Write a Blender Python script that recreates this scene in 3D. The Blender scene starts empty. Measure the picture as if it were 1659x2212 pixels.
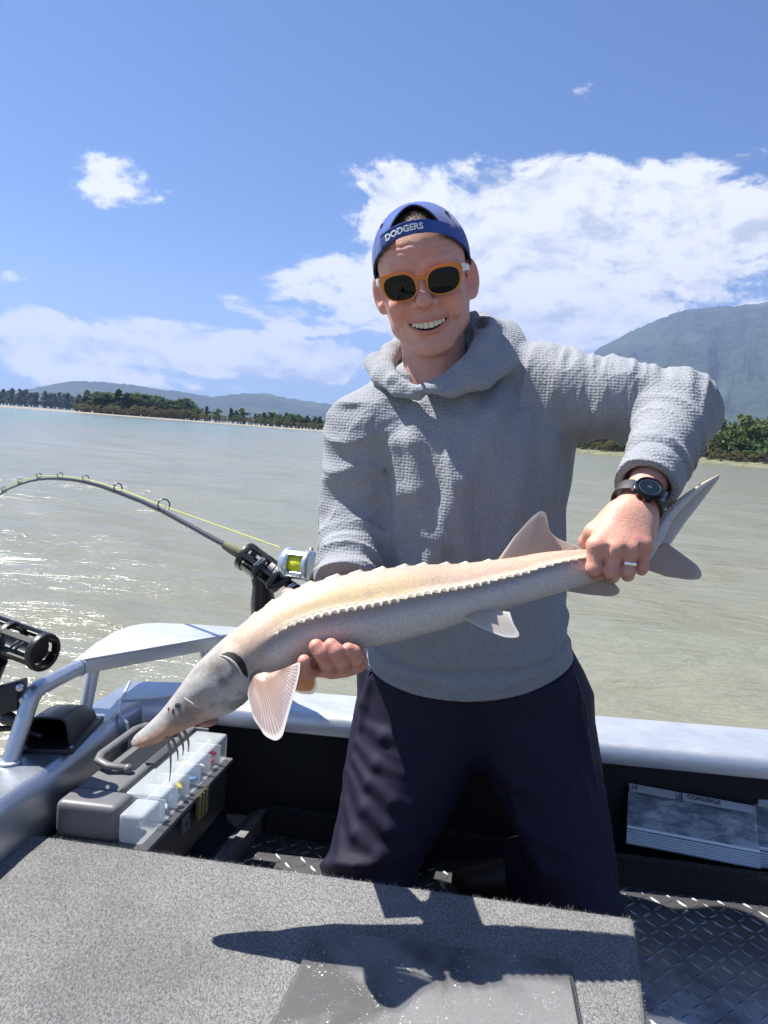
import bpy, bmesh, math, random
import numpy as np
from mathutils import Vector

random.seed(7)
rng = np.random.default_rng(11)
SC = bpy.context.scene
COL = SC.collection

# ---------------------------------------------------------------- camera
F = 1640.0                      # focal length in units of a 1659 x 2212 frame
PITCH, ROLL = math.radians(5.95), math.radians(4.4)
CAM = np.array([0.0, 0.0, 1.35])
_f = np.array([0, math.cos(PITCH), -math.sin(PITCH)])
_u0 = np.array([0, math.sin(PITCH), math.cos(PITCH)])
_r0 = np.array([1.0, 0, 0])
CR = math.cos(ROLL) * _r0 + math.sin(ROLL) * _u0
CU = -math.sin(ROLL) * _r0 + math.cos(ROLL) * _u0
cam_d = bpy.data.cameras.new('camera')
cam = bpy.data.objects.new('camera', cam_d)
COL.objects.link(cam)
from mathutils import Matrix
cam.matrix_world = Matrix(((CR[0], CU[0], -_f[0], CAM[0]), (CR[1], CU[1], -_f[1], CAM[1]),
                           (CR[2], CU[2], -_f[2], CAM[2]), (0, 0, 0, 1)))
cam_d.sensor_fit = 'VERTICAL'
cam_d.sensor_height = 24.0
cam_d.lens = F / 2212.0 * 24.0
cam_d.clip_start = 0.02
cam_d.clip_end = 60000
SC.camera = cam


def ray(x, y):
    return _f + (x - 829.5) / F * CR + (1106.0 - y) / F * CU


def px(x, y, d):                # point seen at (x, y) at depth d along the optical axis
    return CAM + d * ray(x, y)


def pz(x, y, z):                # point seen at (x, y) lying on the level z
    v = ray(x, y)
    return CAM + v * ((z - CAM[2]) / v[2])


def py(x, y, Y):                # point seen at (x, y) at world distance Y
    v = ray(x, y)
    return CAM + v * (Y / v[1])


def proj(P):
    Q = P - CAM
    w = Q @ _f
    return 829.5 + F * (Q @ CR) / w, 1106.0 - F * (Q @ CU) / w, w


# ---------------------------------------------------------------- sun and sky
SUN_AZ, SUN_EL = math.radians(-71), math.radians(60)
SUN = np.array([math.cos(SUN_EL) * math.sin(SUN_AZ), math.cos(SUN_EL) * math.cos(SUN_AZ), math.sin(SUN_EL)])
sun_d = bpy.data.lights.new('sun', 'SUN')
sun_d.energy = 5.0
sun_d.angle = math.radians(0.53)
sun_d.color = (1.0, 0.955, 0.89)
sun = bpy.data.objects.new('sun', sun_d)
COL.objects.link(sun)
sun.rotation_euler = Vector((-SUN[0], -SUN[1], -SUN[2])).to_track_quat('-Z', 'Y').to_euler()
sun.location = (-3, 2, 6)

SC.view_settings.view_transform = 'Standard'
SC.view_settings.look = 'None'
SC.view_settings.gamma = 1.0
SC.view_settings.exposure = 1.22
SC.view_settings.use_curve_mapping = False
SC.cycles.use_denoising = True
SC.cycles.max_bounces = 8
SC.cycles.transparent_max_bounces = 12
SC.cycles.volume_bounces = 0
SC.cycles.caustics_reflective = False
SC.cycles.caustics_refractive = False
SC.cycles.sample_clamp_indirect = 6.0

world = bpy.data.worlds.new('World')
SC.world = world
world.use_nodes = True


class NT:
    """small helper to wire shader nodes"""
    def __init__(self, tree):
        self.t = tree
        tree.nodes.clear()

    def n(self, typ, **kw):
        nd = self.t.nodes.new(typ)
        for k, v in kw.items():
            setattr(nd, k, v)
        return nd

    def link(self, a, b):
        self.t.links.new(a, b)

    def put(self, sock, v):
        if isinstance(v, bpy.types.NodeSocket):
            self.t.links.new(v, sock)
        elif isinstance(v, (tuple, list)) and len(v) == 3 and sock.type == 'RGBA':
            sock.default_value = (*v, 1)
        else:
            sock.default_value = v

    def math(self, op, a, b=0.0, c=None, clamp=False):
        nd = self.n('ShaderNodeMath', operation=op, use_clamp=clamp)
        self.put(nd.inputs[0], a)
        self.put(nd.inputs[1], b)
        if c is not None:
            self.put(nd.inputs[2], c)
        return nd.outputs[0]

    def vmath(self, op, a, b=(0, 0, 0), out=0):
        nd = self.n('ShaderNodeVectorMath', operation=op)
        self.put(nd.inputs[0], a)
        self.put(nd.inputs[1], b)
        return nd.outputs[out]

    def noise(self, vec, scale, detail=4, rough=0.55, dist=0.0, out='Fac'):
        nd = self.n('ShaderNodeTexNoise')
        if vec is not None:
            self.put(nd.inputs['Vector'], vec)
        self.put(nd.inputs['Scale'], scale)
        nd.inputs['Detail'].default_value = detail
        nd.inputs['Roughness'].default_value = rough
        nd.inputs['Distortion'].default_value = dist
        return nd.outputs[out]

    def voronoi(self, vec, scale, feature='F1', rand=1.0, out='Distance'):
        nd = self.n('ShaderNodeTexVoronoi', feature=feature)
        if vec is not None:
            self.put(nd.inputs['Vector'], vec)
        nd.inputs['Scale'].default_value = scale
        nd.inputs['Randomness'].default_value = rand
        return nd.outputs[out]

    def ramp(self, fac, stops, interp='LINEAR'):
        nd = self.n('ShaderNodeValToRGB')
        el = nd.color_ramp.elements
        nd.color_ramp.interpolation = interp
        while len(el) < len(stops):
            el.new(0.5)
        for e, (p, c) in zip(el, stops):
            e.position = p
            e.color = (*c, 1) if len(c) == 3 else c
        self.put(nd.inputs[0], fac)
        return nd.outputs[0]

    def maprange(self, v, a, b, c=0.0, d=1.0, smooth=True):
        nd = self.n('ShaderNodeMapRange', interpolation_type='SMOOTHSTEP' if smooth else 'LINEAR')
        self.put(nd.inputs['Value'], v)
        for k, val in (('From Min', a), ('From Max', b), ('To Min', c), ('To Max', d)):
            self.put(nd.inputs[k], val)
        return nd.outputs[0]

    def mix(self, fac, a, b, blend='MIX'):
        nd = self.n('ShaderNodeMix', data_type='RGBA', blend_type=blend)
        self.put(nd.inputs[0], fac)
        self.put(nd.inputs[6], a)
        self.put(nd.inputs[7], b)
        return nd.outputs[2]

    def bump(self, h, strength=0.5, dist=0.01, normal=None):
        nd = self.n('ShaderNodeBump')
        self.put(nd.inputs['Height'], h)
        nd.inputs['Strength'].default_value = strength
        nd.inputs['Distance'].default_value = dist
        if normal is not None:
            self.link(normal, nd.inputs['Normal'])
        return nd.outputs[0]

    def obj(self):
        return self.n('ShaderNodeTexCoord').outputs['Object']

    def attr(self, name='col'):
        return self.n('ShaderNodeAttribute', attribute_name=name).outputs['Color']

    def map(self, vec, scale=(1, 1, 1), rot=(0, 0, 0), loc=(0, 0, 0)):
        nd = self.n('ShaderNodeMapping')
        self.put(nd.inputs['Vector'], vec)
        nd.inputs['Scale'].default_value = scale
        nd.inputs['Rotation'].default_value = rot
        nd.inputs['Location'].default_value = loc
        return nd.outputs[0]

    def principled(self, **kw):
        nd = self.n('ShaderNodeBsdfPrincipled')
        for k, v in kw.items():
            self.put(nd.inputs[k.replace('_', ' ')], v)
        return nd

    def out(self, shader):
        o = self.n('ShaderNodeOutputMaterial')
        self.link(shader, o.inputs['Surface'])


w = NT(world.node_tree)
sky = w.n('ShaderNodeTexSky', sky_type='NISHITA')
sky.sun_disc = False
sky.sun_elevation = SUN_EL
sky.sun_rotation = SUN_AZ
sky.altitude = 20
sky.air_density = 1.0
sky.dust_density = 0.6
sky.ozone_density = 1.6
gen = w.n('ShaderNodeTexCoord').outputs['Generated']
dirn = w.vmath('NORMALIZE', gen)
# cumulus: fractal noise over the dome plus the banks that stand over the valley
warp = w.noise(dirn, 3.0, 3, 0.5, out='Color')
warp = w.vmath('MULTIPLY', w.vmath('SUBTRACT', warp, (0.5, 0.5, 0.5)), (0.16, 0.16, 0.10))
cd = w.vmath('ADD', dirn, warp)
cv = w.map(cd, scale=(1, 1, 1.9))
def cloud_noise(vec):
    big = w.noise(vec, 4.2, 6, 0.62)
    fine = w.noise(vec, 13.0, 9, 0.66)
    return w.math('ADD', w.math('MULTIPLY', big, 0.74), w.math('ADD', w.math('MULTIPLY', fine, 0.62), -0.18))


nz = cloud_noise(cv)
nz_s = cloud_noise(w.vmath('ADD', cv, tuple(SUN * 0.035)))
banks = [  # x, y of the bank, half width and half height in frame units, weight
    (1150, 500, 380, 150, .34), (1480, 480, 300, 170, .34), (850, 450, 190, 110, .27), (740, 590, 180, 100, .27), (1100, 690, 420, 90, .28),
    (1350, 620, 460, 90, .30), (1620, 430, 110, 90, .2),
    (470, 750, 290, 75, .30), (200, 755, 220, 60, .24), (720, 760, 160, 60, .25), (640, 670, 130, 45, .20), (300, 810, 360, 40, .2),
    (310, 385, 130, 75, .175), (1285, 225, 110, 55, .17), (290, 235, 60, 30, .15), (60, 620, 200, 28, .13), (1430, 290, 120, 40, .12),
    (640, 430, 90, 50, .10), (2300, 450, 420, 160, .3), (-520, 640, 300, 120, .3), (2900, 300, 300, 140, .25)]
acc = None
for bx, by, hw, hh, wt in banks:
    c = ray(bx, by)
    L = np.linalg.norm(c)
    c = c / L
    sx, sz = hw / F / L, hh / F / L
    dv = w.vmath('SUBTRACT', cd, tuple(c))
    dv = w.vmath('MULTIPLY', dv, (1 / sx, 1 / sx, 1 / sz))
    ln = w.vmath('LENGTH', dv, out=1)
    g = w.maprange(ln, 0.30, 1.45, wt + .045, 0.0)
    acc = g if acc is None else w.math('MAXIMUM', acc, g)
for k in range(10):              # more of the same round the rest of the sky
    azm = math.radians(75 + k * 24 + random.uniform(-8, 8))
    elv = math.radians(random.uniform(12, 34))
    c = (math.sin(azm) * math.cos(elv), math.cos(azm) * math.cos(elv), math.sin(elv))
    dv = w.vmath('MULTIPLY', w.vmath('SUBTRACT', cd, c), (4.5, 4.5, 10.0))
    acc = w.math('MAXIMUM', acc, w.maprange(w.vmath('LENGTH', dv, out=1), 0.15, 1.35, 0.28, 0.0))
sep = w.n('ShaderNodeSeparateXYZ')
w.link(dirn, sep.inputs[0])
low = w.maprange(sep.outputs['Z'], 0.02, 0.20, 0.03, 0.0)
dens = w.math('ADD', w.math('ADD', nz, acc), low)
mask = w.maprange(dens, 0.655, 0.765)
mask = w.math('MULTIPLY', mask, w.maprange(sep.outputs['Z'], -0.02, 0.03))
relief = w.math('ADD', w.math('MULTIPLY', w.math('SUBTRACT', nz, nz_s), 2.6), 0.5)
shade_n = w.noise(w.map(cd, scale=(1, 1, 2.6), loc=(3.1, 0, .04)), 5.5, 6, 0.6)
relief = w.math('ADD', relief, w.math('MULTIPLY', w.math('SUBTRACT', shade_n, 0.5), 0.7))
ccol = w.ramp(relief, [(0.20, (5.4, 6.0, 6.6)), (0.40, (7.6, 7.9, 8.1)), (0.58, (9.2, 9.3, 9.3))])
skycol = w.mix(0.92, sky.outputs[0], (0.45, 0.74, 1.08), 'MULTIPLY')
horizon = w.maprange(sep.outputs['Z'], 0.0, 0.26, 0.50, 0.0)
skycol = w.mix(horizon, skycol, (3.8, 5.4, 6.9))
mixc = w.mix(mask, skycol, ccol)
bg = w.n('ShaderNodeBackground')
w.link(mixc, bg.inputs['Color'])
bg.inputs['Strength'].default_value = 0.05
wo = w.n('ShaderNodeOutputWorld')
w.link(bg.outputs[0], wo.inputs['Surface'])
world.cycles.sampling_method = 'MANUAL'
world.cycles.sample_map_resolution = 1024

# ---------------------------------------------------------------- object helpers
ORG = {}


def tag(o, label=None, cat=None, group=None, kind=None):
    if label:
        o['label'] = label
    if cat:
        o['category'] = cat
    if group:
        o['group'] = group
    if kind:
        o['kind'] = kind
    return o


def thing(name, loc, label, cat, group=None):
    o = bpy.data.objects.new(name, None)
    o.empty_display_size = 0.05
    COL.objects.link(o)
    o.location = [float(v) for v in loc]
    ORG[o.name] = np.array(loc, float)
    return tag(o, label, cat, group)


def link_mesh(name, me, mat, parent=None, loc=None):
    o = bpy.data.objects.new(name, me)
    COL.objects.link(o)
    if mat is not None:
        me.materials.append(mat)
    if parent is not None:
        o.parent = parent
        ORG[o.name] = ORG[parent.name]
    else:
        if loc is not None:
            o.location = [float(v) for v in loc]
        ORG[o.name] = np.array(loc if loc is not None else (0, 0, 0), float)
    return o


def mesh_obj(name, verts, faces, mat, parent=None, smooth=True, cols=None, bevel=0, loc=None, seg=2, angle=35, fix=False):
    V = np.asarray(verts, float)
    if parent is not None:
        V = V - ORG[parent.name]
    elif loc is not None:
        V = V - np.asarray(loc, float)
    me = bpy.data.meshes.new(name)
    if isinstance(faces, np.ndarray):
        faces = faces.tolist()
    me.from_pydata(V.tolist(), [], faces)
    if bevel or fix:
        bm = bmesh.new()
        bm.from_mesh(me)
        bmesh.ops.recalc_face_normals(bm, faces=bm.faces)
        if bevel:
            es = [e for e in bm.edges if len(e.link_faces) == 2 and e.calc_face_angle(0) > math.radians(angle)]
            bmesh.ops.bevel(bm, geom=es, offset=bevel, segments=seg, profile=0.6, affect='EDGES', clamp_overlap=True)
        bm.to_mesh(me)
        bm.free()
    me.update()
    if smooth:
        me.polygons.foreach_set('use_smooth', np.ones(len(me.polygons), bool))
    if smooth and (bevel or fix):
        try:
            me.set_sharp_from_angle(angle=math.radians(42))
        except Exception:
            pass
    if cols is not None and len(cols) == len(me.vertices):
        at = me.color_attributes.new('col', 'FLOAT_COLOR', 'POINT')
        c4 = np.ones((len(cols), 4), np.float32)
        c4[:, :3] = cols
        at.data.foreach_set('color', c4.ravel())
    return link_mesh(name, me, mat, parent, loc)


def unit(v):
    v = np.asarray(v, float)
    return v / (np.linalg.norm(v) + 1e-12)


def frame(t, up=(0, 0, 1)):
    t = unit(t)
    a = np.cross(up, t)
    if np.linalg.norm(a) < 1e-3:
        a = np.cross((1, 0, 0), t)
    a = unit(a)
    return a, np.cross(t, a), t


class MB:
    """collects shapes of one part"""
    def __init__(self):
        self.v, self.f = [], []

    def add(self, verts, faces):
        o = len(self.v)
        self.v += [tuple(map(float, p)) for p in verts]
        self.f += [tuple(i + o for i in f) for f in faces]
        return self

    def box(self, c, a, b, d):
        c, a, b, d = (np.asarray(q, float) for q in (c, a, b, d))
        vs = [c + i * a + j * b + k * d for i in (-1, 1) for j in (-1, 1) for k in (-1, 1)]
        return self.add(vs, [(0, 1, 3, 2), (4, 6, 7, 5), (0, 4, 5, 1), (2, 3, 7, 6), (0, 2, 6, 4), (1, 5, 7, 3)])

    def hexa(self, bot, top):   # 4 + 4 corners
        return self.add(list(bot) + list(top), [(3, 2, 1, 0), (4, 5, 6, 7)] + [(i, (i + 1) % 4, 4 + (i + 1) % 4, 4 + i) for i in range(4)])

    def prism(self, poly, ext):
        n = len(poly)
        poly = [np.asarray(p, float) for p in poly]
        e = np.asarray(ext, float)
        return self.add(poly + [p + e for p in poly], [tuple(range(n))[::-1], tuple(range(n, 2 * n))] + [(i, (i + 1) % n, n + (i + 1) % n, n + i) for i in range(n)])

    def tube(self, pts, rad, n=12, caps=True, squash=1.0, up=(0, 0, 1)):
        pts = [np.asarray(p, float) for p in pts]
        m = len(pts)
        rad = [rad] * m if np.isscalar(rad) else list(rad)
        rings = []
        a_prev = None
        for i in range(m):
            t = unit(pts[min(i + 1, m - 1)] - pts[max(i - 1, 0)])
            if a_prev is None:
                a, b, _ = frame(t, up)
            else:
                a = unit(a_prev - t * np.dot(a_prev, t))
                b = np.cross(t, a)
            a_prev = a
            rings.append([pts[i] + rad[i] * (math.cos(q) * a + squash * math.sin(q) * b) for q in np.linspace(0, 2 * math.pi, n, endpoint=False)])
        return self.loft(rings, caps)

    def loft(self, rings, caps=True, closed=True):
        n = len(rings[0])
        vs = [p for r in rings for p in r]
        fs = []
        for i in range(len(rings) - 1):
            for j in range(n if closed else n - 1):
                k = (j + 1) % n
                fs.append((i * n + j, i * n + k, (i + 1) * n + k, (i + 1) * n + j))
        if caps:
            fs.append(tuple(range(n))[::-1])
            fs.append(tuple((len(rings) - 1) * n + j for j in range(n)))
        return self.add(vs, fs)

    def lathe(self, o, axis, prof, n=24, caps=True, up=(0, 0, 1)):
        a, b, t = frame(axis, up)
        o = np.asarray(o, float)
        return self.loft([[o + h * t + r * (math.cos(q) * a + math.sin(q) * b) for q in np.linspace(0, 2 * math.pi, n, endpoint=False)] for r, h in prof], caps)

    def torus(self, c, axis, R, r, n=28, m=8):
        a, b, t = frame(axis)
        c = np.asarray(c, float)
        vs, fs = [], []
        for i in range(n):
            q = 2 * math.pi * i / n
            e = math.cos(q) * a + math.sin(q) * b
            for j in range(m):
                s = 2 * math.pi * j / m
                vs.append(c + e * (R + r * math.cos(s)) + t * r * math.sin(s))
        for i in range(n):
            for j in range(m):
                fs.append((i * m + j, ((i + 1) % n) * m + j, ((i + 1) % n) * m + (j + 1) % m, i * m + (j + 1) % m))
        return self.add(vs, fs)

    def ball(self, c, r, n=12, m=8):
        c = np.asarray(c, float)
        r = np.broadcast_to(np.asarray(r, float), 3)
        rings = []
        for i in range(m + 1):
            th = math.pi * (i / m) * 0.998 + 0.002
            rings.append([c + r * np.array([math.sin(th) * math.cos(q), math.sin(th) * math.sin(q), math.cos(th)]) for q in np.linspace(0, 2 * math.pi, n, endpoint=False)])
        return self.loft(rings)

    def build(self, name, mat, parent=None, **kw):
        kw.setdefault('fix', True)
        return mesh_obj(name, self.v, self.f, mat, parent, **kw)


def text_mesh(body, size):
    cu = bpy.data.curves.new('t', 'FONT')
    cu.body = body
    cu.size = size
    cu.offset = size * 0.028
    cu.resolution_u = 3
    o = bpy.data.objects.new('t', cu)
    COL.objects.link(o)
    dg = bpy.context.evaluated_depsgraph_get()
    dg.update()
    me = bpy.data.meshes.new_from_object(o.evaluated_get(dg))
    vs = np.array([v.co[:] for v in me.vertices])
    fs = [tuple(p.vertices) for p in me.polygons]
    bpy.data.objects.remove(o)
    bpy.data.meshes.remove(me)
    bpy.data.curves.remove(cu)
    return vs, fs


# ---------------------------------------------------------------- value noise and implicit surfaces
def _hash(i, j, k, seed):
    h = (i * 374761393 + j * 668265263 + k * 2147483647 + seed * 1274126177) & 0x7fffffff
    h = ((h ^ (h >> 13)) * 1274126177) & 0x7fffffff
    return ((h ^ (h >> 16)) & 0xffff) / 65535.0


def vnoise(P, scale=1.0, seed=0, octaves=1):
    P = np.asarray(P, float)
    tot, amp, norm = 0, 1.0, 0
    for o in range(octaves):
        Q = P * scale * (2 ** o) + 100.0 + 17.3 * o
        I = np.floor(Q).astype(np.int64)
        f = Q - I
        f = f * f * (3 - 2 * f)
        r = 0
        for di in (0, 1):
            for dj in (0, 1):
                for dk in (0, 1):
                    wgt = (f[..., 0] if di else 1 - f[..., 0]) * (f[..., 1] if dj else 1 - f[..., 1]) * (f[..., 2] if dk else 1 - f[..., 2])
                    r = r + wgt * _hash(I[..., 0] + di, I[..., 1] + dj, I[..., 2] + dk, seed + o)
        tot = tot + amp * r
        norm += amp
        amp *= 0.5
    return tot / norm


def ell(P, c, r, M=None):
    Q = P - np.asarray(c, float)
    if M is not None:
        Q = Q @ np.asarray(M, float).T
    r = np.asarray(r, float)
    k0 = np.linalg.norm(Q / r, axis=-1)
    k1 = np.linalg.norm(Q / (r * r), axis=-1) + 1e-9
    return k0 * (k0 - 1) / k1


def rcone(P, a, b, ra, rb):
    a, b = np.asarray(a, float), np.asarray(b, float)
    ab = b - a
    h = np.clip(((P - a) @ ab) / (ab @ ab + 1e-12), 0, 1)
    return np.linalg.norm(P - a - h[..., None] * ab, axis=-1) - (ra + (rb - ra) * h)


def chain(P, pts, rad, k=0.004):
    d = None
    for i in range(len(pts) - 1):
        e = rcone(P, pts[i], pts[i + 1], rad[i], rad[i + 1])
        d = e if d is None else smin(d, e, k)
    return d


def smin(a, b, k):
    h = np.clip(0.5 + 0.5 * (b - a) / k, 0, 1)
    return b + (a - b) * h - k * h * (1 - h)


def ssub(a, b, k):               # a minus b
    h = np.clip(0.5 - 0.5 * (a + b) / k, 0, 1)
    return a + (-b - a) * h + k * h * (1 - h)


def surface(fn, lo, hi, h):
    """polygonise fn = 0 (surface nets), refining only near the surface"""
    lo, hi = np.asarray(lo, float), np.asarray(hi, float)
    n = np.ceil((hi - lo) / (4 * h)).astype(int)
    cc = [lo[i] + (np.arange(n[i]) + 0.5) * 4 * h for i in range(3)]
    G = np.stack(np.meshgrid(*cc, indexing='ij'), -1)
    cv = fn(G.reshape(-1, 3)).reshape(n)
    act = np.abs(cv) < 4 * h * 1.35
    val = np.repeat(np.repeat(np.repeat(cv, 4, 0), 4, 1), 4, 2)
    am = np.repeat(np.repeat(np.repeat(act, 4, 0), 4, 1), 4, 2)
    idx = np.argwhere(am)
    pts = lo + (idx + 0.5) * h
    out = np.empty(len(pts))
    for s in range(0, len(pts), 200000):
        out[s:s + 200000] = fn(pts[s:s + 200000])
    val[am] = out
    sg = val < 0
    N = np.array(val.shape)
    c = np.zeros(N - 1, int)
    for i in (0, 1):
        for j in (0, 1):
            for k in (0, 1):
                c += sg[i:N[0] - 1 + i, j:N[1] - 1 + j, k:N[2] - 1 + k]
    cells = np.argwhere((c > 0) & (c < 8))
    vid = -np.ones(N - 1, int)
    vid[tuple(cells.T)] = np.arange(len(cells))
    ps = np.zeros((len(cells), 3))
    ct = np.zeros(len(cells))
    corners = [(i, j, k) for i in (0, 1) for j in (0, 1) for k in (0, 1)]
    for a in corners:
        for ax in range(3):
            if a[ax]:
                continue
            b = list(a)
            b[ax] = 1
            va = val[tuple((cells + a).T)]
            vb = val[tuple((cells + b).T)]
            m = (va < 0) != (vb < 0)
            t = np.where(m, va / np.where(np.abs(va - vb) < 1e-12, 1, va - vb), 0)
            p = np.array(a, float)[None] + 0
            p = np.repeat(p, len(cells), 0)
            p[:, ax] = t
            ps[m] += p[m]
            ct[m] += 1
    verts = lo + (cells + ps / np.maximum(ct, 1)[:, None] + 0.5) * h
    faces = []
    for ax in range(3):
        o1, o2 = (ax + 1) % 3, (ax + 2) % 3
        s0 = [slice(1, -1)] * 3
        s1 = [slice(1, -1)] * 3
        s0[ax] = slice(0, -1)
        s1[ax] = slice(1, None)
        A, B = sg[tuple(s0)], sg[tuple(s1)]
        e = np.argwhere(A != B)
        if not len(e):
            continue
        inside = A[tuple(e.T)]
        base = e + 1
        base[:, ax] -= 1
        d1 = np.zeros(3, int)
        d2 = np.zeros(3, int)
        d1[o1] = 1
        d2[o2] = 1
        q = [vid[tuple((base - d1 - d2).T)], vid[tuple((base - d2).T)], vid[tuple(base.T)], vid[tuple((base - d1).T)]]
        Q = np.stack(q, 1)
        Q[~inside] = Q[~inside][:, ::-1]
        faces.append(Q[(Q >= 0).all(1)])
    faces = np.concatenate(faces)
    return verts, faces


def relax(verts, faces, it=2, lam=0.5):
    e = np.concatenate([faces[:, [0, 1]], faces[:, [1, 2]], faces[:, [2, 3]], faces[:, [3, 0]]])
    for _ in range(it):
        s = np.zeros_like(verts)
        c = np.zeros(len(verts))
        for a, b in ((0, 1), (1, 0)):
            np.add.at(s, e[:, a], verts[e[:, b]])
            np.add.at(c, e[:, a], 1)
        verts = verts + lam * (s / np.maximum(c, 1)[:, None] - verts)
    return verts


# ---------------------------------------------------------------- materials
def simple(name, col, rough=0.5, metal=0.0, var=0.0, vscale=20, bump=0.0, bscale=200, bdist=0.002, spec=0.5, coat=0.0, col2=None, aniso=None, sss=0.0, attr=False):
    m = bpy.data.materials.new(name)
    m.use_nodes = True
    t = NT(m.node_tree)
    co = t.obj()
    c = t.attr() if attr else col
    if aniso is not None:
        co = t.map(co, scale=aniso)
    if var > 0:
        nz_ = t.noise(co, vscale, 5, 0.6)
        fac = t.maprange(nz_, 0.3, 0.7)
        c2 = col2 if col2 is not None else tuple(v * (1 - var) for v in col)
        if attr:
            dk = t.mix(1.0, c, tuple([1 - var] * 3), 'MULTIPLY')
            c = t.mix(fac, c, dk)
        else:
            c = t.mix(fac, col, c2)
    p = t.principled(Base_Color=c, Roughness=rough, Metallic=metal)
    p.inputs['Specular IOR Level'].default_value = spec
    if coat:
        p.inputs['Coat Weight'].default_value = coat
        p.inputs['Coat Roughness'].default_value = 0.15
    if sss:
        p.inputs['Subsurface Weight'].default_value = sss
        p.inputs['Subsurface Radius'].default_value = (1.0, 0.35, 0.2)
        p.inputs['Subsurface Scale'].default_value = 0.004
    if var > 0 and metal > 0:
        t.put(p.inputs['Roughness'], t.maprange(nz_, 0.3, 0.7, rough * 0.75, min(1, rough * 1.3)))
    if bump:
        t.link(t.bump(t.noise(co, bscale, 4, 0.6), bump, bdist), p.inputs['Normal'])
    t.out(p.outputs[0])
    return m


M = {}
M['black_plastic'] = simple('black_plastic', (0.013, 0.013, 0.014), 0.38, var=0.4, vscale=60, bump=0.15, bscale=600, bdist=0.0006)
M['dark_rubber'] = simple('dark_rubber', (0.02, 0.02, 0.022), 0.6, bump=0.2, bscale=500, bdist=0.0008)
M['grey_plastic'] = simple('grey_plastic', (0.135, 0.135, 0.14), 0.45, var=0.15, vscale=40, bump=0.12, bscale=700, bdist=0.0006)
M['dark_grey_plastic'] = simple('dark_grey_plastic', (0.05, 0.052, 0.056), 0.45, var=0.2, vscale=40)
M['steel'] = simple('steel', (0.55, 0.55, 0.56), 0.3, 1.0, var=0.2, vscale=50)
# ================================================================ SETTING: river, banks, hills, trees
def az_dir(x):                  # level direction under frame column x
    v = ray(x, 1000)
    return unit((v[0], v[1], 0))


def horizon_y(x):
    return 935.0 + (x - 829.5) * math.tan(ROLL)


# ---- river: polar sheet with real waves near the boat
def river():
    nr, na = 430, 420
    patch = None
    rr = 1.3 * (7600 / 1.3) ** (np.arange(nr) / (nr - 1))
    aa = np.linspace(-math.pi, math.pi, na, endpoint=False)
    # crowd the columns into the part that is looked at
    aa = aa - 0.62 * np.sin(aa)
    Rg, Ag = np.meshgrid(rr, aa, indexing='ij')
    X, Y = Rg * np.sin(Ag), Rg * np.cos(Ag)
    Z = np.zeros_like(X)
    g = np.random.default_rng(4)
    patch = [vnoise(np.stack([X * .25, Y * .25, 0 * X], -1), 1, k) for k in range(4)]
    for k in range(34):
        lam = 0.28 * 1.14 ** (k * 0.62)
        th = math.radians(205 + g.normal(0, 34))
        ph = g.uniform(0, 6.28)
        amp = 0.0042 * lam ** 0.75
        kx, ky = math.sin(th) * 2 * math.pi / lam, math.cos(th) * 2 * math.pi / lam
        fade = np.clip(1.6 - Rg * 0.028 * 3.2 / lam, 0, 1)
        q = kx * X + ky * Y + ph
        Z += amp * fade * (np.sin(q) + 0.25 * np.sin(2 * q + 0.6)) * (0.6 + 0.8 * patch[k % 4])
    V = np.stack([X, Y, Z], -1).reshape(-1, 3)
    i, j = np.meshgrid(np.arange(nr - 1), np.arange(na), indexing='ij')
    j2 = (j + 1) % na
    Fc = np.stack([i * na + j, (i + 1) * na + j, (i + 1) * na + j2, i * na + j2], -1).reshape(-1, 4)[:, ::-1]
    m = bpy.data.materials.new('river_water')
    m.use_nodes = True
    t = NT(m.node_tree)
    co = t.obj()
    # silt clouds in the water: greener and browner reaches
    n1 = t.noise(t.map(co, scale=(0.05, 0.11, 1)), 1.0, 5, 0.6, 0.8)
    n2 = t.noise(t.map(co, scale=(0.012, 0.035, 1), rot=(0, 0, .3)), 1.0, 4, 0.55, 0.6)
    c = t.mix(t.maprange(n1, 0.36, 0.64), (0.198, 0.190, 0.136), (0.182, 0.190, 0.148))
    sx = t.n('ShaderNodeSeparateXYZ')
    t.link(co, sx.inputs[0])
    reach = t.maprange(sx.outputs['X'], 10.0, -45.0, -0.14, 0.06)   # the main channel on the left runs greener
    c = t.mix(t.maprange(t.math('ADD', n2, reach), 0.38, 0.60), c, (0.135, 0.180, 0.132))
    p = t.principled(Base_Color=c, Roughness=0.14)
    p.inputs['IOR'].default_value = 1.33
    p.inputs['Specular IOR Level'].default_value = 0.5
    w1 = t.noise(t.map(co, scale=(1.0, 2.3, 1), rot=(0, 0, .25)), 2.2, 6, 0.62, 0.5)
    w2 = t.noise(t.map(co, scale=(1.0, 2.0, 1), rot=(0, 0, -.35)), 9.0, 4, 0.6, 0.3)
    w3 = t.noise(t.map(co, scale=(0.5, 2.4, 1), rot=(0, 0, .1)), 0.35, 6, 0.65, 0.4)
    h = t.math('ADD', t.math('ADD', t.math('MULTIPLY', w1, 0.10), t.math('MULTIPLY', w2, 0.022)), t.math('MULTIPLY', w3, 0.5))
    t.link(t.bump(h, 0.55, 1.0), p.inputs['Normal'])
    t.out(p.outputs[0])
    tag(mesh_obj('river', V, Fc, m), kind='structure')


river()


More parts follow.
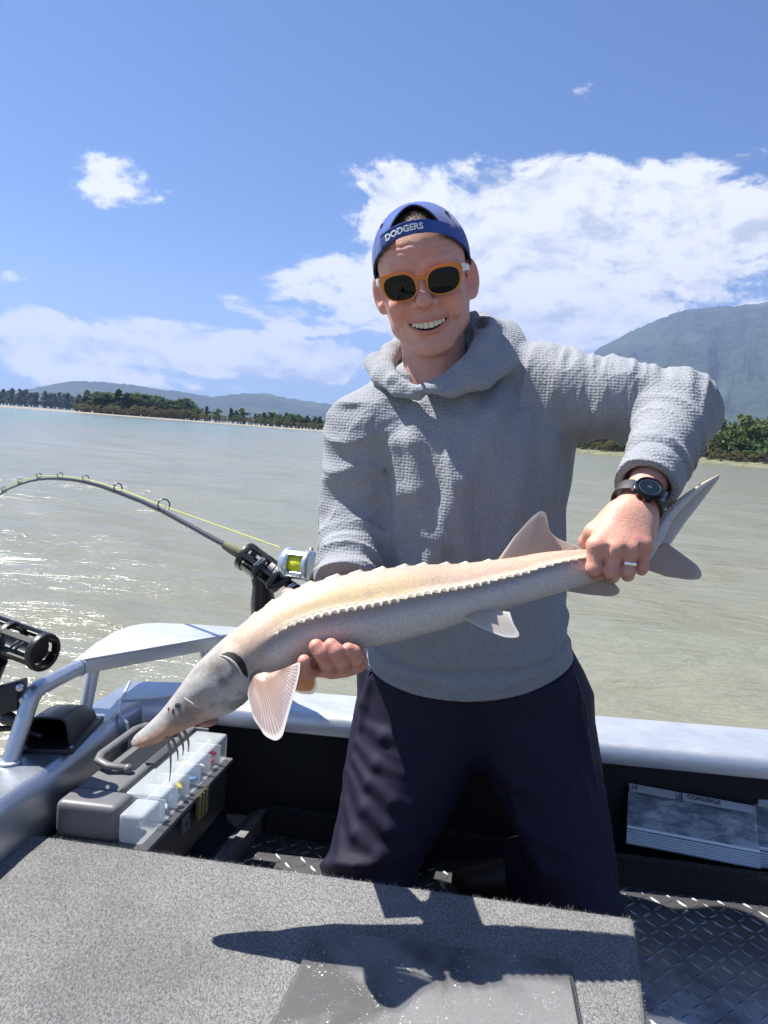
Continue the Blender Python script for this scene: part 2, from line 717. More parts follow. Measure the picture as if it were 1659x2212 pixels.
def forest_mat(name, a, b, scale):
    m = bpy.data.materials.new(name)
    m.use_nodes = True
    t = NT(m.node_tree)
    co = t.obj()
    n1 = t.noise(co, scale, 8, 0.7)
    n2 = t.noise(co, scale * 0.12, 4, 0.6)
    c = t.mix(t.maprange(n1, 0.35, 0.65), a, b)
    c = t.mix(t.math('MULTIPLY', t.maprange(n2, 0.45, 0.7), 0.5), c, tuple(v * 1.7 for v in b))
    p = t.principled(Base_Color=c, Roughness=0.95)
    p.inputs['Specular IOR Level'].default_value = 0.1
    t.link(t.bump(t.noise(co, scale * 1.6, 6, 0.7), 1.0, 14.0), p.inputs['Normal'])
    t.out(p.outputs[0])
    return m


def sst_(x, a, b_):
    q = np.clip((x - a) / (b_ - a), 0, 1)
    return q * q * (3 - 2 * q)


def hill(name, prof, dist, depth, mat, amp, seed, base=-4.0, rows=26, step=4, spur=0.10, expo=1.15):
    xs = np.arange(prof[0][0], prof[-1][0] + 1, step)
    ys = np.interp(xs, [p[0] for p in prof], [p[1] for p in prof])
    nc = len(xs)
    ts = np.linspace(0, 1.5, rows)
    D_ = np.array([unit((*ray(x, y)[:2], 0)) for x, y in zip(xs, ys)])
    rays = np.array([ray(x, y) for x, y in zip(xs, ys)])
    top_ = CAM[2] + dist * rays[:, 2] / np.hypot(rays[:, 0], rays[:, 1])
    Tg, Ig = np.meshgrid(ts, np.arange(nc), indexing='ij')
    nzv = vnoise(np.stack([Ig * 0.09 * step / 4, Tg * 5, 0 * Tg + seed], -1), 1, seed, 4) - 0.5
    fin = vnoise(np.stack([Ig * 0.5 * step / 4, Tg * 14, 0 * Tg + seed], -1), 1, seed + 5, 3) - 0.5
    tm = np.minimum(Tg, 1)
    pt_ = np.where(Tg <= 1, tm ** expo, 1 - (Tg - 1) * 0.8)
    Zg = base + (top_[None] - base) * pt_ * (1 + spur * nzv * 2 * (1 - np.abs(2 * tm - 1) ** 2)) + amp * fin * sst_(Tg, .8, 1.0)
    Rr = dist - depth * (1 - Tg)
    XY = D_[None] * Rr[..., None]
    iso = vnoise(np.stack([XY[..., 0], XY[..., 1], 0 * Tg], -1), 1 / 170.0, seed + 7, 4) - .5
    Zg = Zg + 70 * iso * np.minimum(1, Tg * 2) * np.clip((1.0 - Tg) * 5, 0, 1) * min(1, (top_.max() - 100) / 500)
    V = (D_[None] * Rr[..., None] + np.stack([0 * Zg, 0 * Zg, Zg], -1)).reshape(-1, 3)
    Fc = [(a * nc + b, a * nc + b + 1, (a + 1) * nc + b + 1, (a + 1) * nc + b) for a in range(rows - 1) for b in range(nc - 1)]
    return tag(mesh_obj(name, V, Fc, mat), kind='structure')


fm = forest_mat('hill_forest', (0.018, 0.034, 0.024), (0.048, 0.068, 0.044), 0.02)
hill('hills', [(-700, 870), (-300, 850), (-120, 848), (0, 848), (70, 838), (150, 822), (200, 822), (290, 830), (345, 840), (400, 846), (460, 857), (530, 848), (580, 849), (625, 860), (680, 867), (735, 876), (900, 888), (1100, 890), (1300, 905)],
     4200, 1300, fm, 14, 3)
hill('mountain', [(1000, 960), (1100, 905), (1200, 830), (1295, 752), (1350, 722), (1420, 690), (1480, 670), (1560, 662), (1600, 660), (1659, 654), (1750, 640), (1900, 640), (2200, 700), (2600, 780), (3200, 880)],
     4200, 2300, fm, 16, 8, spur=0.16, expo=1.5, rows=40, step=3)


# ---- banks
def bank(name, x0, x1, dist, width, hgt, mat, seed, sag=0.0):
    xs = np.linspace(x0, x1, 160)
    prof = [(0, -0.5), (0.05, 0.10), (0.18, 0.35), (0.4, 0.62), (0.7, 1.0), (1.0, 1.1), (3.2, 1.15), (9, 1.3)]
    V = []
    for t, hh in prof:
        for i, x in enumerate(xs):
            d = az_dir(x)
            r = dist(x) + width * t + (vnoise(np.array([i * .22, t * 3, seed]), 1, seed, 2) - .5) * width * .25
            V.append(d * r + np.array([0, 0, hgt * hh * (0.75 + 0.5 * vnoise(np.array([i * .3, t * 4, seed + 3.]), 1, seed, 2)) if hh > 0 else -0.5]))
    n = len(xs)
    Fc = [(a * n + b, a * n + b + 1, (a + 1) * n + b + 1, (a + 1) * n + b) for a in range(len(prof) - 1) for b in range(n - 1)]
    return tag(mesh_obj(name, V, Fc, mat), kind='structure')


sand = simple('bank_sand', (0.26, 0.23, 0.175), 0.9, var=0.3, vscale=0.12)
earth = simple('bank_earth', (0.10, 0.095, 0.07), 0.95, var=0.5, vscale=0.5, col2=(0.16, 0.17, 0.09), bump=0.8, bscale=0.8, bdist=0.4)
LD = lambda x: 300.0 - 30 * (x / 800.0)
RD = lambda x: 205.0 - 25 * ((x - 1235) / 424.0)
bank('sand_bank', -500, 1000, LD, 10, 0.32, sand, 21)
bank('rocky_bank', 1100, 2400, RD, 7, 1.3, earth, 33)
field = simple('field_grass', (0.09, 0.16, 0.05), 0.95, var=0.4, vscale=0.05, col2=(0.15, 0.19, 0.07))
vs_, fs_ = [], []
for i, x in enumerate(np.linspace(1440, 2400, 60)):
    d = az_dir(x)
    for r, z in ((260, .8), (700, 10 * min(1, i / 14)), (1300, (66 + 6 * math.sin(i * .4)) * min(1, i / 14)), (2000, 100 * min(1, i / 14))):
        vs_.append(d * r + np.array([0, 0, z]))
for i in range(59):
    for k in range(3):
        fs_.append((i * 4 + k, i * 4 + 4 + k, i * 4 + 5 + k, i * 4 + 1 + k))
tag(mesh_obj('field', vs_, fs_, field), kind='structure')


# ---- trees
def leaf_mat(name, a, b, sc=0.6):
    m = bpy.data.materials.new(name)
    m.use_nodes = True
    t = NT(m.node_tree)
    c = t.mix(t.maprange(t.noise(t.obj(), sc, 4, 0.7), 0.3, 0.7), a, b)
    p = t.principled(Base_Color=c, Roughness=0.7)
    p.inputs['Specular IOR Level'].default_value = 0.2
    tr = t.n('ShaderNodeBsdfTranslucent')
    t.put(tr.inputs[0], c)
    mx = t.n('ShaderNodeMixShader')
    mx.inputs[0].default_value = 0.3
    t.link(p.outputs[0], mx.inputs[1])
    t.link(tr.outputs[0], mx.inputs[2])
    t.out(mx.outputs[0])
    return m


LEAF = [leaf_mat('leaf_dark', (0.035, 0.072, 0.030), (0.07, 0.12, 0.045)), leaf_mat('leaf_mid', (0.05, 0.095, 0.032), (0.10, 0.155, 0.05)),
        leaf_mat('leaf_brown', (0.105, 0.095, 0.04), (0.17, 0.155, 0.06)), leaf_mat('leaf_willow', (0.085, 0.12, 0.036), (0.16, 0.19, 0.06))]
BARK = simple('bark', (0.13, 0.11, 0.085), 0.9, var=0.4, vscale=3)


def tree_meshes(h, wd, seed, kind):
    g = np.random.default_rng(seed)
    tr = MB()
    lean = g.normal(0, 0.05 * h, 2)
    top = np.array([lean[0], lean[1], h * 0.86])
    base_r = 0.018 * h + 0.03
    stems = 1 if kind < 2 else 3
    for s in range(stems):
        off = g.normal(0, 0.10 * wd, 2) if stems > 1 else np.zeros(2)
        p0 = np.array([off[0], off[1], -0.4])
        p1 = np.array([off[0] * 1.6 + lean[0] * .4, off[1] * 1.6 + lean[1] * .4, h * 0.42])
        p2 = np.array([off[0] * 2.4 + top[0], off[1] * 2.4 + top[1], top[2] * g.uniform(.8, 1)])
        tr.tube([p0, p1, p2], [base_r, base_r * .6, base_r * .15], 6)
        for q in range(4):
            a = g.uniform(0, 6.28)
            z = h * g.uniform(0.3, 0.7)
            b0 = p0 + (p2 - p0) * (z / h)
            tr.tube([b0, b0 + np.array([math.cos(a) * wd * .4, math.sin(a) * wd * .4, h * .14])], [base_r * .35, base_r * .08], 5)
    nb = 13 if kind < 2 else 9
    cl = []
    for k in range(nb):
        t = (k + 0.5) / nb
        z = h * ((0.10 if kind == 0 else .14 if kind == 1 else 0.12) + (0.88 if kind == 0 else .84 if kind == 1 else .85) * t)
        sp = wd * 0.5 * (1.12 - t) ** 0.6 if kind == 0 else wd * 0.5 * math.sqrt(max(0.08, 1 - (1.7 * t - 0.75) ** 2 * 0.8))
        a = g.uniform(0, 6.28)
        rad = g.uniform(.15, .8) * sp
        cl.append((np.array([math.cos(a) * rad + lean[0] * t, math.sin(a) * rad + lean[1] * t, z]), sp * g.uniform(.45, .75), h * g.uniform(.07, .12)))
    V, Fc = [], []
    n = 46 if kind < 2 else 44
    for c, rx, rz in cl:
        for i in range(n):
            d = g.normal(0, 1, 3)
            d = d / np.linalg.norm(d) * g.uniform(0.3, 1.08)
            p = c + d * np.array([rx, rx, rz])
            if p[2] > h * 1.02:
                continue
            a, b = unit(g.normal(0, 1, 3)), unit(g.normal(0, 1, 3))
            s = h * g.uniform(0.026, 0.058)
            o = len(V)
            V += [p - a * s - b * s * .5, p + a * s - b * s * .4, p + a * s * .6 + b * s, p - a * s * .7 + b * s * .8]
            Fc.append((o, o + 1, o + 2, o + 3))
    return tr, V, Fc


PROTO = {}
for kind in range(4):
    for var in range(4):
        nm = (kind, var)
        tk = {0: 0, 1: 1, 2: 2, 3: 2}[kind]
        tr, V, Fc = tree_meshes(1.0, {0: .46, 1: .62, 2: 1.0, 3: .62}[kind], 100 + kind * 10 + var, tk)
        mt = bpy.data.meshes.new('trunk')
        mt.from_pydata(tr.v, [], tr.f)
        mt.materials.append(BARK)
        mc = bpy.data.meshes.new('crown')
        mc.from_pydata([tuple(v) for v in V], [], Fc)
        mc.materials.append(LEAF[kind])
        PROTO[nm] = (mt, mc)


def tree(name, pos, h, wd, kind, label, group):
    o = thing(name, pos, label, 'tree' if kind != 2 else 'shrub', group)
    mt, mc = PROTO[(kind, random.randrange(4))]
    rz = random.uniform(0, 6.28)
    for nm, me in (('trunk', mt), ('crown', mc)):
        c = bpy.data.objects.new(nm, me)
        COL.objects.link(c)
        c.parent = o
        c.scale = (h * wd, h * wd, h)
        c.rotation_euler = (0, 0, rz)
    return o


def col_pos(x, r, z):
    p = az_dir(x) * r
    return (p[0], p[1], z)


GL = 'trees along the far sand bank'
# far dark wood behind the point
for x in np.arange(-40, 165, 7.5):
    tree('riverside_tree', col_pos(x + random.uniform(-3, 3), 900 + random.uniform(-40, 60), 1), random.uniform(13, 17), 1.9, 0,
         'small bluish tree in the distant wood beyond the river bend', 'distant wood across the river')
# the point itself: tall poplars falling away to the right
hs = [(160, 20), (178, 30), (190, 34), (203, 35), (216, 37), (229, 36), (242, 38), (256, 40), (268, 38), (282, 36), (296, 38), (310, 39), (324, 38), (338, 34), (352, 30), (366, 30), (380, 34), (394, 36), (407, 30), (420, 22),
      (444, 26), (462, 22), (498, 26), (510, 22), (520, 28), (548, 18), (566, 22), (580, 24), (598, 22), (612, 24), (626, 22), (641, 23), (655, 22), (670, 21), (684, 22), (698, 20), (713, 21), (727, 20)]
hx, hh_ = [q[0] for q in hs], [q[1] for q in hs]
for x in list(np.arange(172, 428, 6.5)) + list(np.arange(560, 736, 8.0)):
    hs.append((x + random.uniform(-2, 2), np.interp(x, hx, hh_) * random.uniform(.78, .98)))
for x, hp in hs:
    r = LD(x) + random.uniform(40, 75)
    wide = random.uniform(1.4, 1.9)
    tree('poplar_tree', col_pos(x, r, 0.9), hp * r / F * random.uniform(1.05, 1.2), wide, random.choice((0, 1, 1)) if x < 430 else random.choice((0, 1)),
         'tall green poplar in the dense clump above the far sand bank' if x < 430 else 'lone poplar standing in the gap of the far tree line' if x < 540 else 'short poplar in the low end of the far tree line', GL)
for x in np.concatenate([np.arange(165, 440, 8.5), np.arange(440, 740, 8.5)]):
    r = LD(x) + random.uniform(22, 34)
    hp = random.uniform(15, 22) if 290 < x < 420 else random.uniform(11, 17)
    tree('willow_shrub', col_pos(x + random.uniform(-3, 3), r, 0.8), hp * r / F, 1.15, 2 if (x < 420 or x > 620 or random.random() < .4) else 3,
         'low olive shrub in front of the tall poplar clump on the sand bank' if x < 430 else 'low olive shrub in front of the short poplars on the sand bank', 'shrubs along the far sand bank')
# near right bank: tall willow thicket with bare stems
for x in np.arange(1205, 1700, 9.0):
    r = RD(x) + random.uniform(8, 26)
    hp = (58 + 26 * min(1, max(0, (x - 1330) / 250))) * random.uniform(0.8, 1.12)
    tree('willow_tree', col_pos(x + random.uniform(-4, 4), r, 0.9), hp * r / F, random.uniform(0.9, 1.25), 3 if random.random() < .75 else 1,
         'thin stemmed willow seen under the raised sleeve on the rocky bank' if x < 1440 else 'thin stemmed willow beyond the elbow in the thicket below the mountain', 'willows on the rocky bank')
for x in np.arange(1200, 1700, 13.0):
    r = RD(x) + random.uniform(4, 8)
    tree('bank_shrub', col_pos(x + random.uniform(-4, 4), r, 0.5), random.uniform(18, 28) * r / F, 1.2, 2 if random.random() < .6 else 3,
         'low shrub under the willows seen below the raised sleeve' if x < 1440 else 'low shrub under the willows beyond the elbow', 'shrubs on the rocky bank')

# ---- pylon beyond the right bank
pm = simple('pylon_steel', (0.62, 0.62, 0.62), 0.6)
pb = np.array(col_pos(1592, 620, 8.0))
pyl = thing('power_pylon', pb, 'pale steel lattice pylon standing beyond the willows below the mountain', 'pylon')
hgt = 17.0
b = MB()
for sx in (-1, 1):
    for sy in (-1, 1):
        b.tube([pb + (sx * 2.2, sy * 2.2, 0), pb + (sx * .7, sy * .7, hgt * .7), pb + (sx * .25, sy * .25, hgt)], [.28, .22, .15], 5)
for k in range(7):
    z0, z1 = hgt * k / 8, hgt * (k + 1) / 8
    r0, r1 = 2.2 - 1.7 * k / 8, 2.2 - 1.7 * (k + 1) / 8
    b.tube([pb + (-r0, -r0, z0), pb + (r1, -r1, z1)], .13, 4).tube([pb + (r0, -r0, z0), pb + (-r1, -r1, z1)], .13, 4)
b.build('lattice_mast', pm, pyl)
b = MB()
for z in (.68, .82, .96):
    b.tube([pb + (-2.6, 0, hgt * z), pb + (2.6, 0, hgt * z)], [.12, .12], 4)
b.build('cross_arm', pm, pyl)

# ---- the air between here and the mountains
hz = MB()
hz.box((0, 0, 496), (8000, 0, 0), (0, 8000, 0), (0, 0, 504))
hm = bpy.data.materials.new('haze_air')
hm.use_nodes = True
t = NT(hm.node_tree)
v = t.n('ShaderNodeVolumePrincipled')
v.inputs['Color'].default_value = (0.42, 0.56, 1.0, 1)
v.inputs['Density'].default_value = 1.25e-4
v.inputs['Anisotropy'].default_value = 0.2
o_ = t.n('ShaderNodeOutputMaterial')
t.link(v.outputs[0], o_.inputs['Volume'])
HAZE = tag(hz.build('haze', hm, smooth=False), kind='stuff')
# ================================================================ THE BOAT
FLOOR_Z, DECK_Z, GUN_Z = 0.46, 0.67, 0.75
X_, Y_, Z_ = np.eye(3)


def alu(name, col, rough, metal=0.8, scale=(6, 90, 90), streak=0.16):
    m = bpy.data.materials.new(name)
    m.use_nodes = True
    t = NT(m.node_tree)
    co = t.obj()
    st = t.noise(t.map(co, scale=scale), 6.0, 5, 0.65)
    bl = t.noise(co, 9.0, 5, 0.6)
    c = t.mix(t.maprange(st, 0.3, 0.7), col, tuple(v * (1 - streak) for v in col))
    c = t.mix(t.math('MULTIPLY', t.maprange(bl, 0.5, 0.75), 0.14), c, tuple(v * 0.72 for v in col))
    r = t.maprange(t.noise(co, 14, 5, 0.65), 0.3, 0.7, rough * 0.9, rough * 1.12)
    p = t.principled(Base_Color=c, Roughness=r, Metallic=metal)
    t.link(t.bump(st, 0.25, 0.0015), p.inputs['Normal'])
    t.out(p.outputs[0])
    return m


M['alu'] = alu('brushed_aluminium', (0.66, 0.69, 0.72), 0.42, 0.72)
M['alu_shaded'] = alu('brushed_aluminium_shaded', (0.52, 0.56, 0.62), 0.34, 0.88, scale=(90, 6, 90))  # darker, bluer copy of the aluminium, shade put into its base colour
M['plate_alu'] = simple('tread_aluminium', (0.34, 0.34, 0.36), 0.36, 0.85, var=0.5, vscale=14, bump=0.25, bscale=90, bdist=0.001)


def carpet(name, a, b, stains=0.0):
    m = bpy.data.materials.new(name)
    m.use_nodes = True
    t = NT(m.node_tree)
    co = t.obj()
    g1 = t.noise(co, 820, 3, 0.75)
    g2 = t.noise(t.map(co, scale=(1, .55, 1), rot=(0, 0, .5)), 380, 4, 0.75)
    big_ = t.noise(co, 5.0, 5, 0.6)
    f = t.math('ADD', t.math('MULTIPLY', g1, 0.55), t.math('MULTIPLY', g2, 0.45))
    c = t.mix(t.maprange(f, 0.39, 0.61), a, b)
    c = t.mix(t.math('MULTIPLY', t.maprange(big_, 0.35, 0.7), 0.30), c, tuple(v * 0.6 for v in a))
    if stains:
        s = t.maprange(t.noise(co, 9.0, 6, 0.75), 0.665, 0.70)
        s = t.math('MULTIPLY', s, t.maprange(g2, 0.45, 0.6))
        c = t.mix(t.math('MULTIPLY', s, stains), c, (0.42, 0.40, 0.10))
    p = t.principled(Base_Color=c, Roughness=1.0)
    p.inputs['Specular IOR Level'].default_value = 0.05
    p.inputs['Sheen Weight'].default_value = 0.15
    t.link(t.bump(f, 0.9, 0.004), p.inputs['Normal'])
    t.out(p.outputs[0])
    return m


M['carpet'] = carpet('grey_marine_carpet', (0.060, 0.060, 0.059), (0.385, 0.38, 0.37), 0.8)
M['black_carpet'] = carpet('black_marine_carpet', (0.006, 0.006, 0.006), (0.055, 0.052, 0.05))
M['hull_black'] = simple('black_hull_liner', (0.008, 0.008, 0.009), 0.8, bump=0.3, bscale=150)

boat = thing('river_boat', (0.0, 1.2, FLOOR_Z), 'bare aluminium river boat with grey carpeted engine box and tread plate floor', 'boat')

# hull shell (outside, sides and bottom) : far side and left side
hb = MB()
hb.hexa([(-0.62, 1.60, -0.15), (3.2, 1.52, -0.15), (3.2, 1.62, -0.15), (-0.56, 1.655, -0.15)],
        [(-0.53, 1.615, GUN_Z - .048), (3.2, 1.57, GUN_Z - .048), (3.2, 1.64, GUN_Z - .048), (-0.53, 1.66, GUN_Z - .048)])
hb.hexa([(-1.0, -0.6, -0.15), (-0.62, -0.6, -0.15), (-0.56, 1.60, -0.15), (-0.60, 1.62, -0.15)],
        [(-0.92, -0.6, GUN_Z - .10), (-0.80, -0.6, GUN_Z - .10), (-0.505, 1.60, GUN_Z - .10), (-0.535, 1.65, GUN_Z - .10)])
hb.build('hull_side', M['hull_black'], boat, bevel=.004)
hb = MB()
hb.hexa([(-0.9, -0.6, -0.2), (3.2, -0.6, -0.2), (3.2, 1.60, -0.2), (-0.55, 1.60, -0.2)],
        [(-0.9, -0.6, FLOOR_Z - .06), (3.2, -0.6, FLOOR_Z - .06), (3.2, 1.60, FLOOR_Z - .06), (-0.55, 1.60, FLOOR_Z - .06)])
hb.build('hull_bottom', M['hull_black'], boat)

# far gunwale : flat top, rolled inner lip, return flange
g0, g1 = np.array([-0.40, 0, 0]), np.array([3.2, 0, 0])
prof = [(1.676, .750), (1.560, .750), (1.549, .747), (1.542, .738), (1.541, .712), (1.545, .706), (1.562, .705), (1.562, .7085), (1.552, .711), (1.553, .735), (1.56, .741), (1.676, .741)]


def gun_ring(x):
    sl = -0.053 * (x + 0.1)      # the inner edge runs in a little towards the right
    return [np.array([x, y + (sl if y < 1.62 else -0.012 * (x + .1)), z]) for y, z in prof]


b = MB()
b.loft([gun_ring(x) for x in np.linspace(-0.40, 3.2, 14)])
b.build('gunwale', M['alu'], boat)
b = MB()
b.tube([(x, 1.560 - .053 * (x + .1), .7035) for x in np.linspace(-.4, 3.2, 8)], .004, 8)
b.build('gunwale_edge', M['alu'], boat)

# left gunwale : wide rounded side deck running towards the camera
inner = [(-0.585, 0.55), (-0.556, 1.00), (-0.544, 1.107), (-0.528, 1.188), (-0.519, 1.275), (-0.504, 1.371), (-0.497, 1.47), (-0.478, 1.545), (-0.40, 1.575)]
outer = [(-0.76, 0.55), (-0.668, 1.00), (-0.646, 1.107), (-0.632, 1.20), (-0.612, 1.303), (-0.592, 1.40), (-0.570, 1.50), (-0.541, 1.66), (-0.40, 1.682)]
rings = []
for (ix, iy), (ox, oy) in zip(inner, outer):
    I, O = np.array([ix, iy, GUN_Z]), np.array([ox, oy, GUN_Z])
    n = unit(I - O)
    rg = [O - n * .004 - Z_ * .02, O + Z_ * 0, O + (I - O) * .5, I - n * .012]
    for q in np.linspace(0, 1, 7):
        a = q * math.radians(74)
        rg.append(I - n * .012 + n * .022 * math.sin(a) - Z_ * .034 * (1 - math.cos(a)))
    rg += [I + n * .020 - Z_ * .075, I + n * .016 - Z_ * .10, I - n * .008 - Z_ * .115]
    rings.append(rg)
b = MB()
b.loft(rings, caps=True, closed=False)
b.build('side_deck', M['alu_shaded'], boat)
b = MB()                         # weld beads of the faceted corner
wp = [px(267, 1534, 1) * 0 + np.array([-.495, 1.47, .7515]), np.array([-.545, 1.66, .7515])]
b.tube([(-.497, 1.462, .7505), (-.52, 1.54, .7505), (-.541, 1.655, .7505)], .0035, 6)
b.tube([(-.52, 1.54, .7505), (-.46, 1.565, .7505), (-.40, 1.60, .7505)], .0035, 6)
b.tube([(-.497, 1.462, .7505), (-.478, 1.455, .738), (-.470, 1.452, .70), (-.471, 1.45, .66)], .0035, 6)
b.build('weld_seam', M['alu'], boat)

# corner step plate on legs, with its grab rail
zt = 0.862
pl = [(-.581, 1.440), (-.588, 1.56), (-.580, 1.66), (-.566, 1.712), (-.545, 1.742), (-.512, 1.761), (-.42, 1.772), (-.27, 1.780), (-.262, 1.70), (-.336, 1.708)]
b = MB()
b.prism([(x, y, zt - .004) for x, y in pl], (0, 0, .004))
st = b.build('step_plate', M['alu'], boat, bevel=.0015)
b = MB()
fe = [np.array([-.5785, 1.4435, 0]), np.array([-.336, 1.712, 0]), np.array([-.262, 1.703, 0])]
b.prism([fe[0] + Z_ * (zt - .0045), fe[1] + Z_ * (zt - .0045), fe[1] + Z_ * (zt - .031), fe[0] + unit(fe[1] - fe[0]) * .012 + Z_ * (zt - .031), fe[0] + Z_ * (zt - .020)], (-.004, .004, 0))
b.prism([fe[1] + Z_ * (zt - .0045), fe[2] + Z_ * (zt - .0045), fe[2] + Z_ * (zt - .031), fe[1] + Z_ * (zt - .031)], (0, .005, 0))
b.build('flange', M['alu'], st, bevel=.0012)
for (x0, y0, x1, y1) in ((203, 1447, 183, 1538), (437, 1402, 462, 1478)):
    a0 = pz(x0, y0, zt - .030) + np.array([-.004, .014, .018])
    a1 = pz(x1, y1, GUN_Z - .004)
    b = MB()
    b.tube([a0, a1], .0135, 14)
    b.build('leg', M['alu'], boat)
foot = pz(20, 1652, GUN_Z - .004)
bend = py(72, 1492, 1.262)
end = np.array([-.574, 1.452, zt - .016])
pts = [foot, foot + (bend - foot) * .86]
for q in np.linspace(.15, .85, 6):
    pts.append((1 - q) ** 2 * (foot + (bend - foot) * .86) + 2 * q * (1 - q) * bend + q * q * (bend + (end - bend) * .15))
pts += [bend + (end - bend) * .15, end]
b = MB()
b.tube(pts, .0145, 16)
b.build('grab_rail', M['alu_shaded'], boat)
b = MB()
b.torus(foot + Z_ * .006, Z_, .016, .004)
b.build('weld_seam', M['alu'], boat)
b = MB()
b.torus(end - unit(end - bend) * .004, end - bend, .0150, .003)
b.build('weld_seam', M['alu'], boat)

# ventilation scoop on the side deck
u = unit(pz(150, 1620, GUN_Z) - pz(50, 1618, GUN_Z))
v = unit(np.array([-u[1], u[0], 0]) + .10 * u)
s0 = pz(50, 1618, GUN_Z) + u * .002


def vent_ring(t, grow=0.0):
    hgt = .054 * (1 - .12 * t - .45 * t ** 3)
    wd_ = .078
    base = s0 + v * (.135 * t)
    rg = []
    ins = .010 + .006 * t
    for k in range(15):
        q = k / 14
        a = math.pi * (1 - q)
        cx = math.copysign(abs(math.cos(a)) ** .35, math.cos(a))
        cz = abs(math.sin(a)) ** .42
        half = wd_ / 2 - ins * cz * .55 + grow
        rg.append(base + u * (wd_ / 2 + cx * half) + Z_ * (.006 + (hgt + grow) * cz))
    return rg


b = MB()
outer_r = [vent_ring(t) for t in np.linspace(0, 1, 9)]
inner_r = [vent_ring(t, -.004) for t in np.linspace(0, .93, 9)]
b.loft(outer_r, caps=False, closed=False)
b.loft(inner_r[::-1], caps=False, closed=False)
n0 = len(b.v)
k15 = len(outer_r[0])
b.add(outer_r[0] + inner_r[0], [(i, i + 1, k15 + i + 1, k15 + i) for i in range(k15 - 1)])
b.add(outer_r[-1], [tuple(range(k15))])
vent = b.build('vent_scoop', M['black_plastic'], boat)
b = MB()
b.box(s0 + u * .039 + v * .060 + Z_ * .0045, u * .050, v * .080, Z_ * .0045)
b.build('flange', M['black_plastic'], vent, bevel=.002)
for a_, c_ in ((-.004, -.008), (.082, -.008), (-.004, .128), (.082, .128)):
    b = MB()
    b.lathe(s0 + u * a_ + v * c_ + Z_ * .009, Z_, [(.0035, 0), (.003, .0015), (.0001, .002)], 10)
    b.build('screw', M['steel'], vent)

# ---- floor of tread plate with raised bars
fl = MB()
fl.hexa([(-0.45, -0.5, FLOOR_Z - .02), (3.1, -0.5, FLOOR_Z - .02), (3.1, 1.58, FLOOR_Z - .02), (-0.45, 1.62, FLOOR_Z - .02)],
        [(-0.45, -0.5, FLOOR_Z), (3.1, -0.5, FLOOR_Z), (3.1, 1.58, FLOOR_Z), (-0.45, 1.62, FLOOR_Z)])
flo = fl.build('floor_plate', M['plate_alu'], boat, smooth=False)
V, Fc = [], []
dirb = math.atan2(-.104, .992)
e1 = np.array([math.cos(dirb), math.sin(dirb), 0])
e2 = np.array([-math.sin(dirb), math.cos(dirb), 0])
pit = 0.0265
for i in range(-40, 62):
    for j in range(-14, 40):
        c = np.array([0.3, 1.1, FLOOR_Z]) + e1 * (i * pit) + e2 * (j * pit)
        if not (-0.44 < c[0] < 1.3 and 0.75 < c[1] < 1.60):
            continue
        if (c[0] < 0.33 + (c[1] - .846) * .24 and c[1] < 1.02):
            continue
        ang = math.radians(40 if (i + j) % 2 else -50)
        a = e1 * math.cos(ang) + e2 * math.sin(ang)
        bb = np.cross(Z_, a)
        L, Wd, H = .0140, .0042, .0017
        o = len(V)
        V += [c - a * L, c + bb * Wd * .8 - a * L * .35, c + bb * Wd * .8 + a * L * .35, c + a * L, c - bb * Wd * .8 + a * L * .35, c - bb * Wd * .8 - a * L * .35,
              c - a * L * .62 + Z_ * H, c + a * L * .62 + Z_ * H]
        Fc += [(o, o + 6, o + 1), (o + 1, o + 6, o + 7, o + 2), (o + 2, o + 7, o + 3), (o + 3, o + 7, o + 4), (o + 4, o + 7, o + 6, o + 5), (o + 5, o + 6, o)]
tag(mesh_obj('tread_bars', V, [f[::-1] for f in Fc], M['plate_alu'], flo, smooth=False), kind='stuff')

# ---- carpeted engine box in the foreground
A, B = np.array([-1.3, 1.235, 0]), np.array([.414, 1.055, 0])
Cc, Dd = np.array([.195, .16, 0]), np.array([-1.3, .30, 0])
b = MB()
b.hexa([p + Z_ * (FLOOR_Z - .01) for p in (Dd, Cc, B, A)], [p + Z_ * DECK_Z for p in (Dd, Cc, B, A)])
box = b.build('engine_box', M['carpet'], boat, bevel=.011, seg=4)
# fibres standing up on it, thick along its far and right edges
V, Fc = [], []
g = np.random.default_rng(5)


def fibre(p, nrm, L, wd_):
    d = unit(nrm + g.normal(0, .75, 3))
    s = unit(np.cross(d, g.normal(0, 1, 3))) * wd_
    q = p + d * L * .55 + g.normal(0, L * .12, 3)
    e = p + d * L + g.normal(0, L * .3, 3)
    o = len(V)
    V.extend([p - s, p + s, q + s * .7, q - s * .7, e])
    Fc.extend([(o, o + 1, o + 2, o + 3), (o + 3, o + 2, o + 4)])


for k in range(2600):
    t = g.uniform(0.42, 1)
    a = g.uniform(0, math.pi / 2)
    p = A + (B - A) * t + Z_ * (DECK_Z - .011 + .011 * math.cos(a)) + np.array([.1, .99, 0]) * (.011 * math.sin(a) - .011)
    fibre(p, np.array([0, math.sin(a), math.cos(a)]), g.uniform(.002, .0065) * (2 if g.random() < .03 else 1), .00022)
for k in range(1100):
    t = g.uniform(0.0, .8)
    a = g.uniform(0, math.pi / 2)
    p = B + (Cc - B) * t + Z_ * (DECK_Z - .011 + .011 * math.cos(a)) + np.array([.97, -.24, 0]) * (.011 * math.sin(a) - .011)
    fibre(p, np.array([math.sin(a), 0, math.cos(a)]), g.uniform(.002, .006), .00022)
for k in range(16000):
    s, t = g.uniform(0.35, 1), g.uniform(0, .62)
    p = (A + (B - A) * s) * (1 - t) + (Dd + (Cc - Dd) * s) * t + Z_ * (DECK_Z - .0005)
    if p[1] > .62:
        fibre(p, Z_ * .5, g.uniform(.0015, .004), .00028)
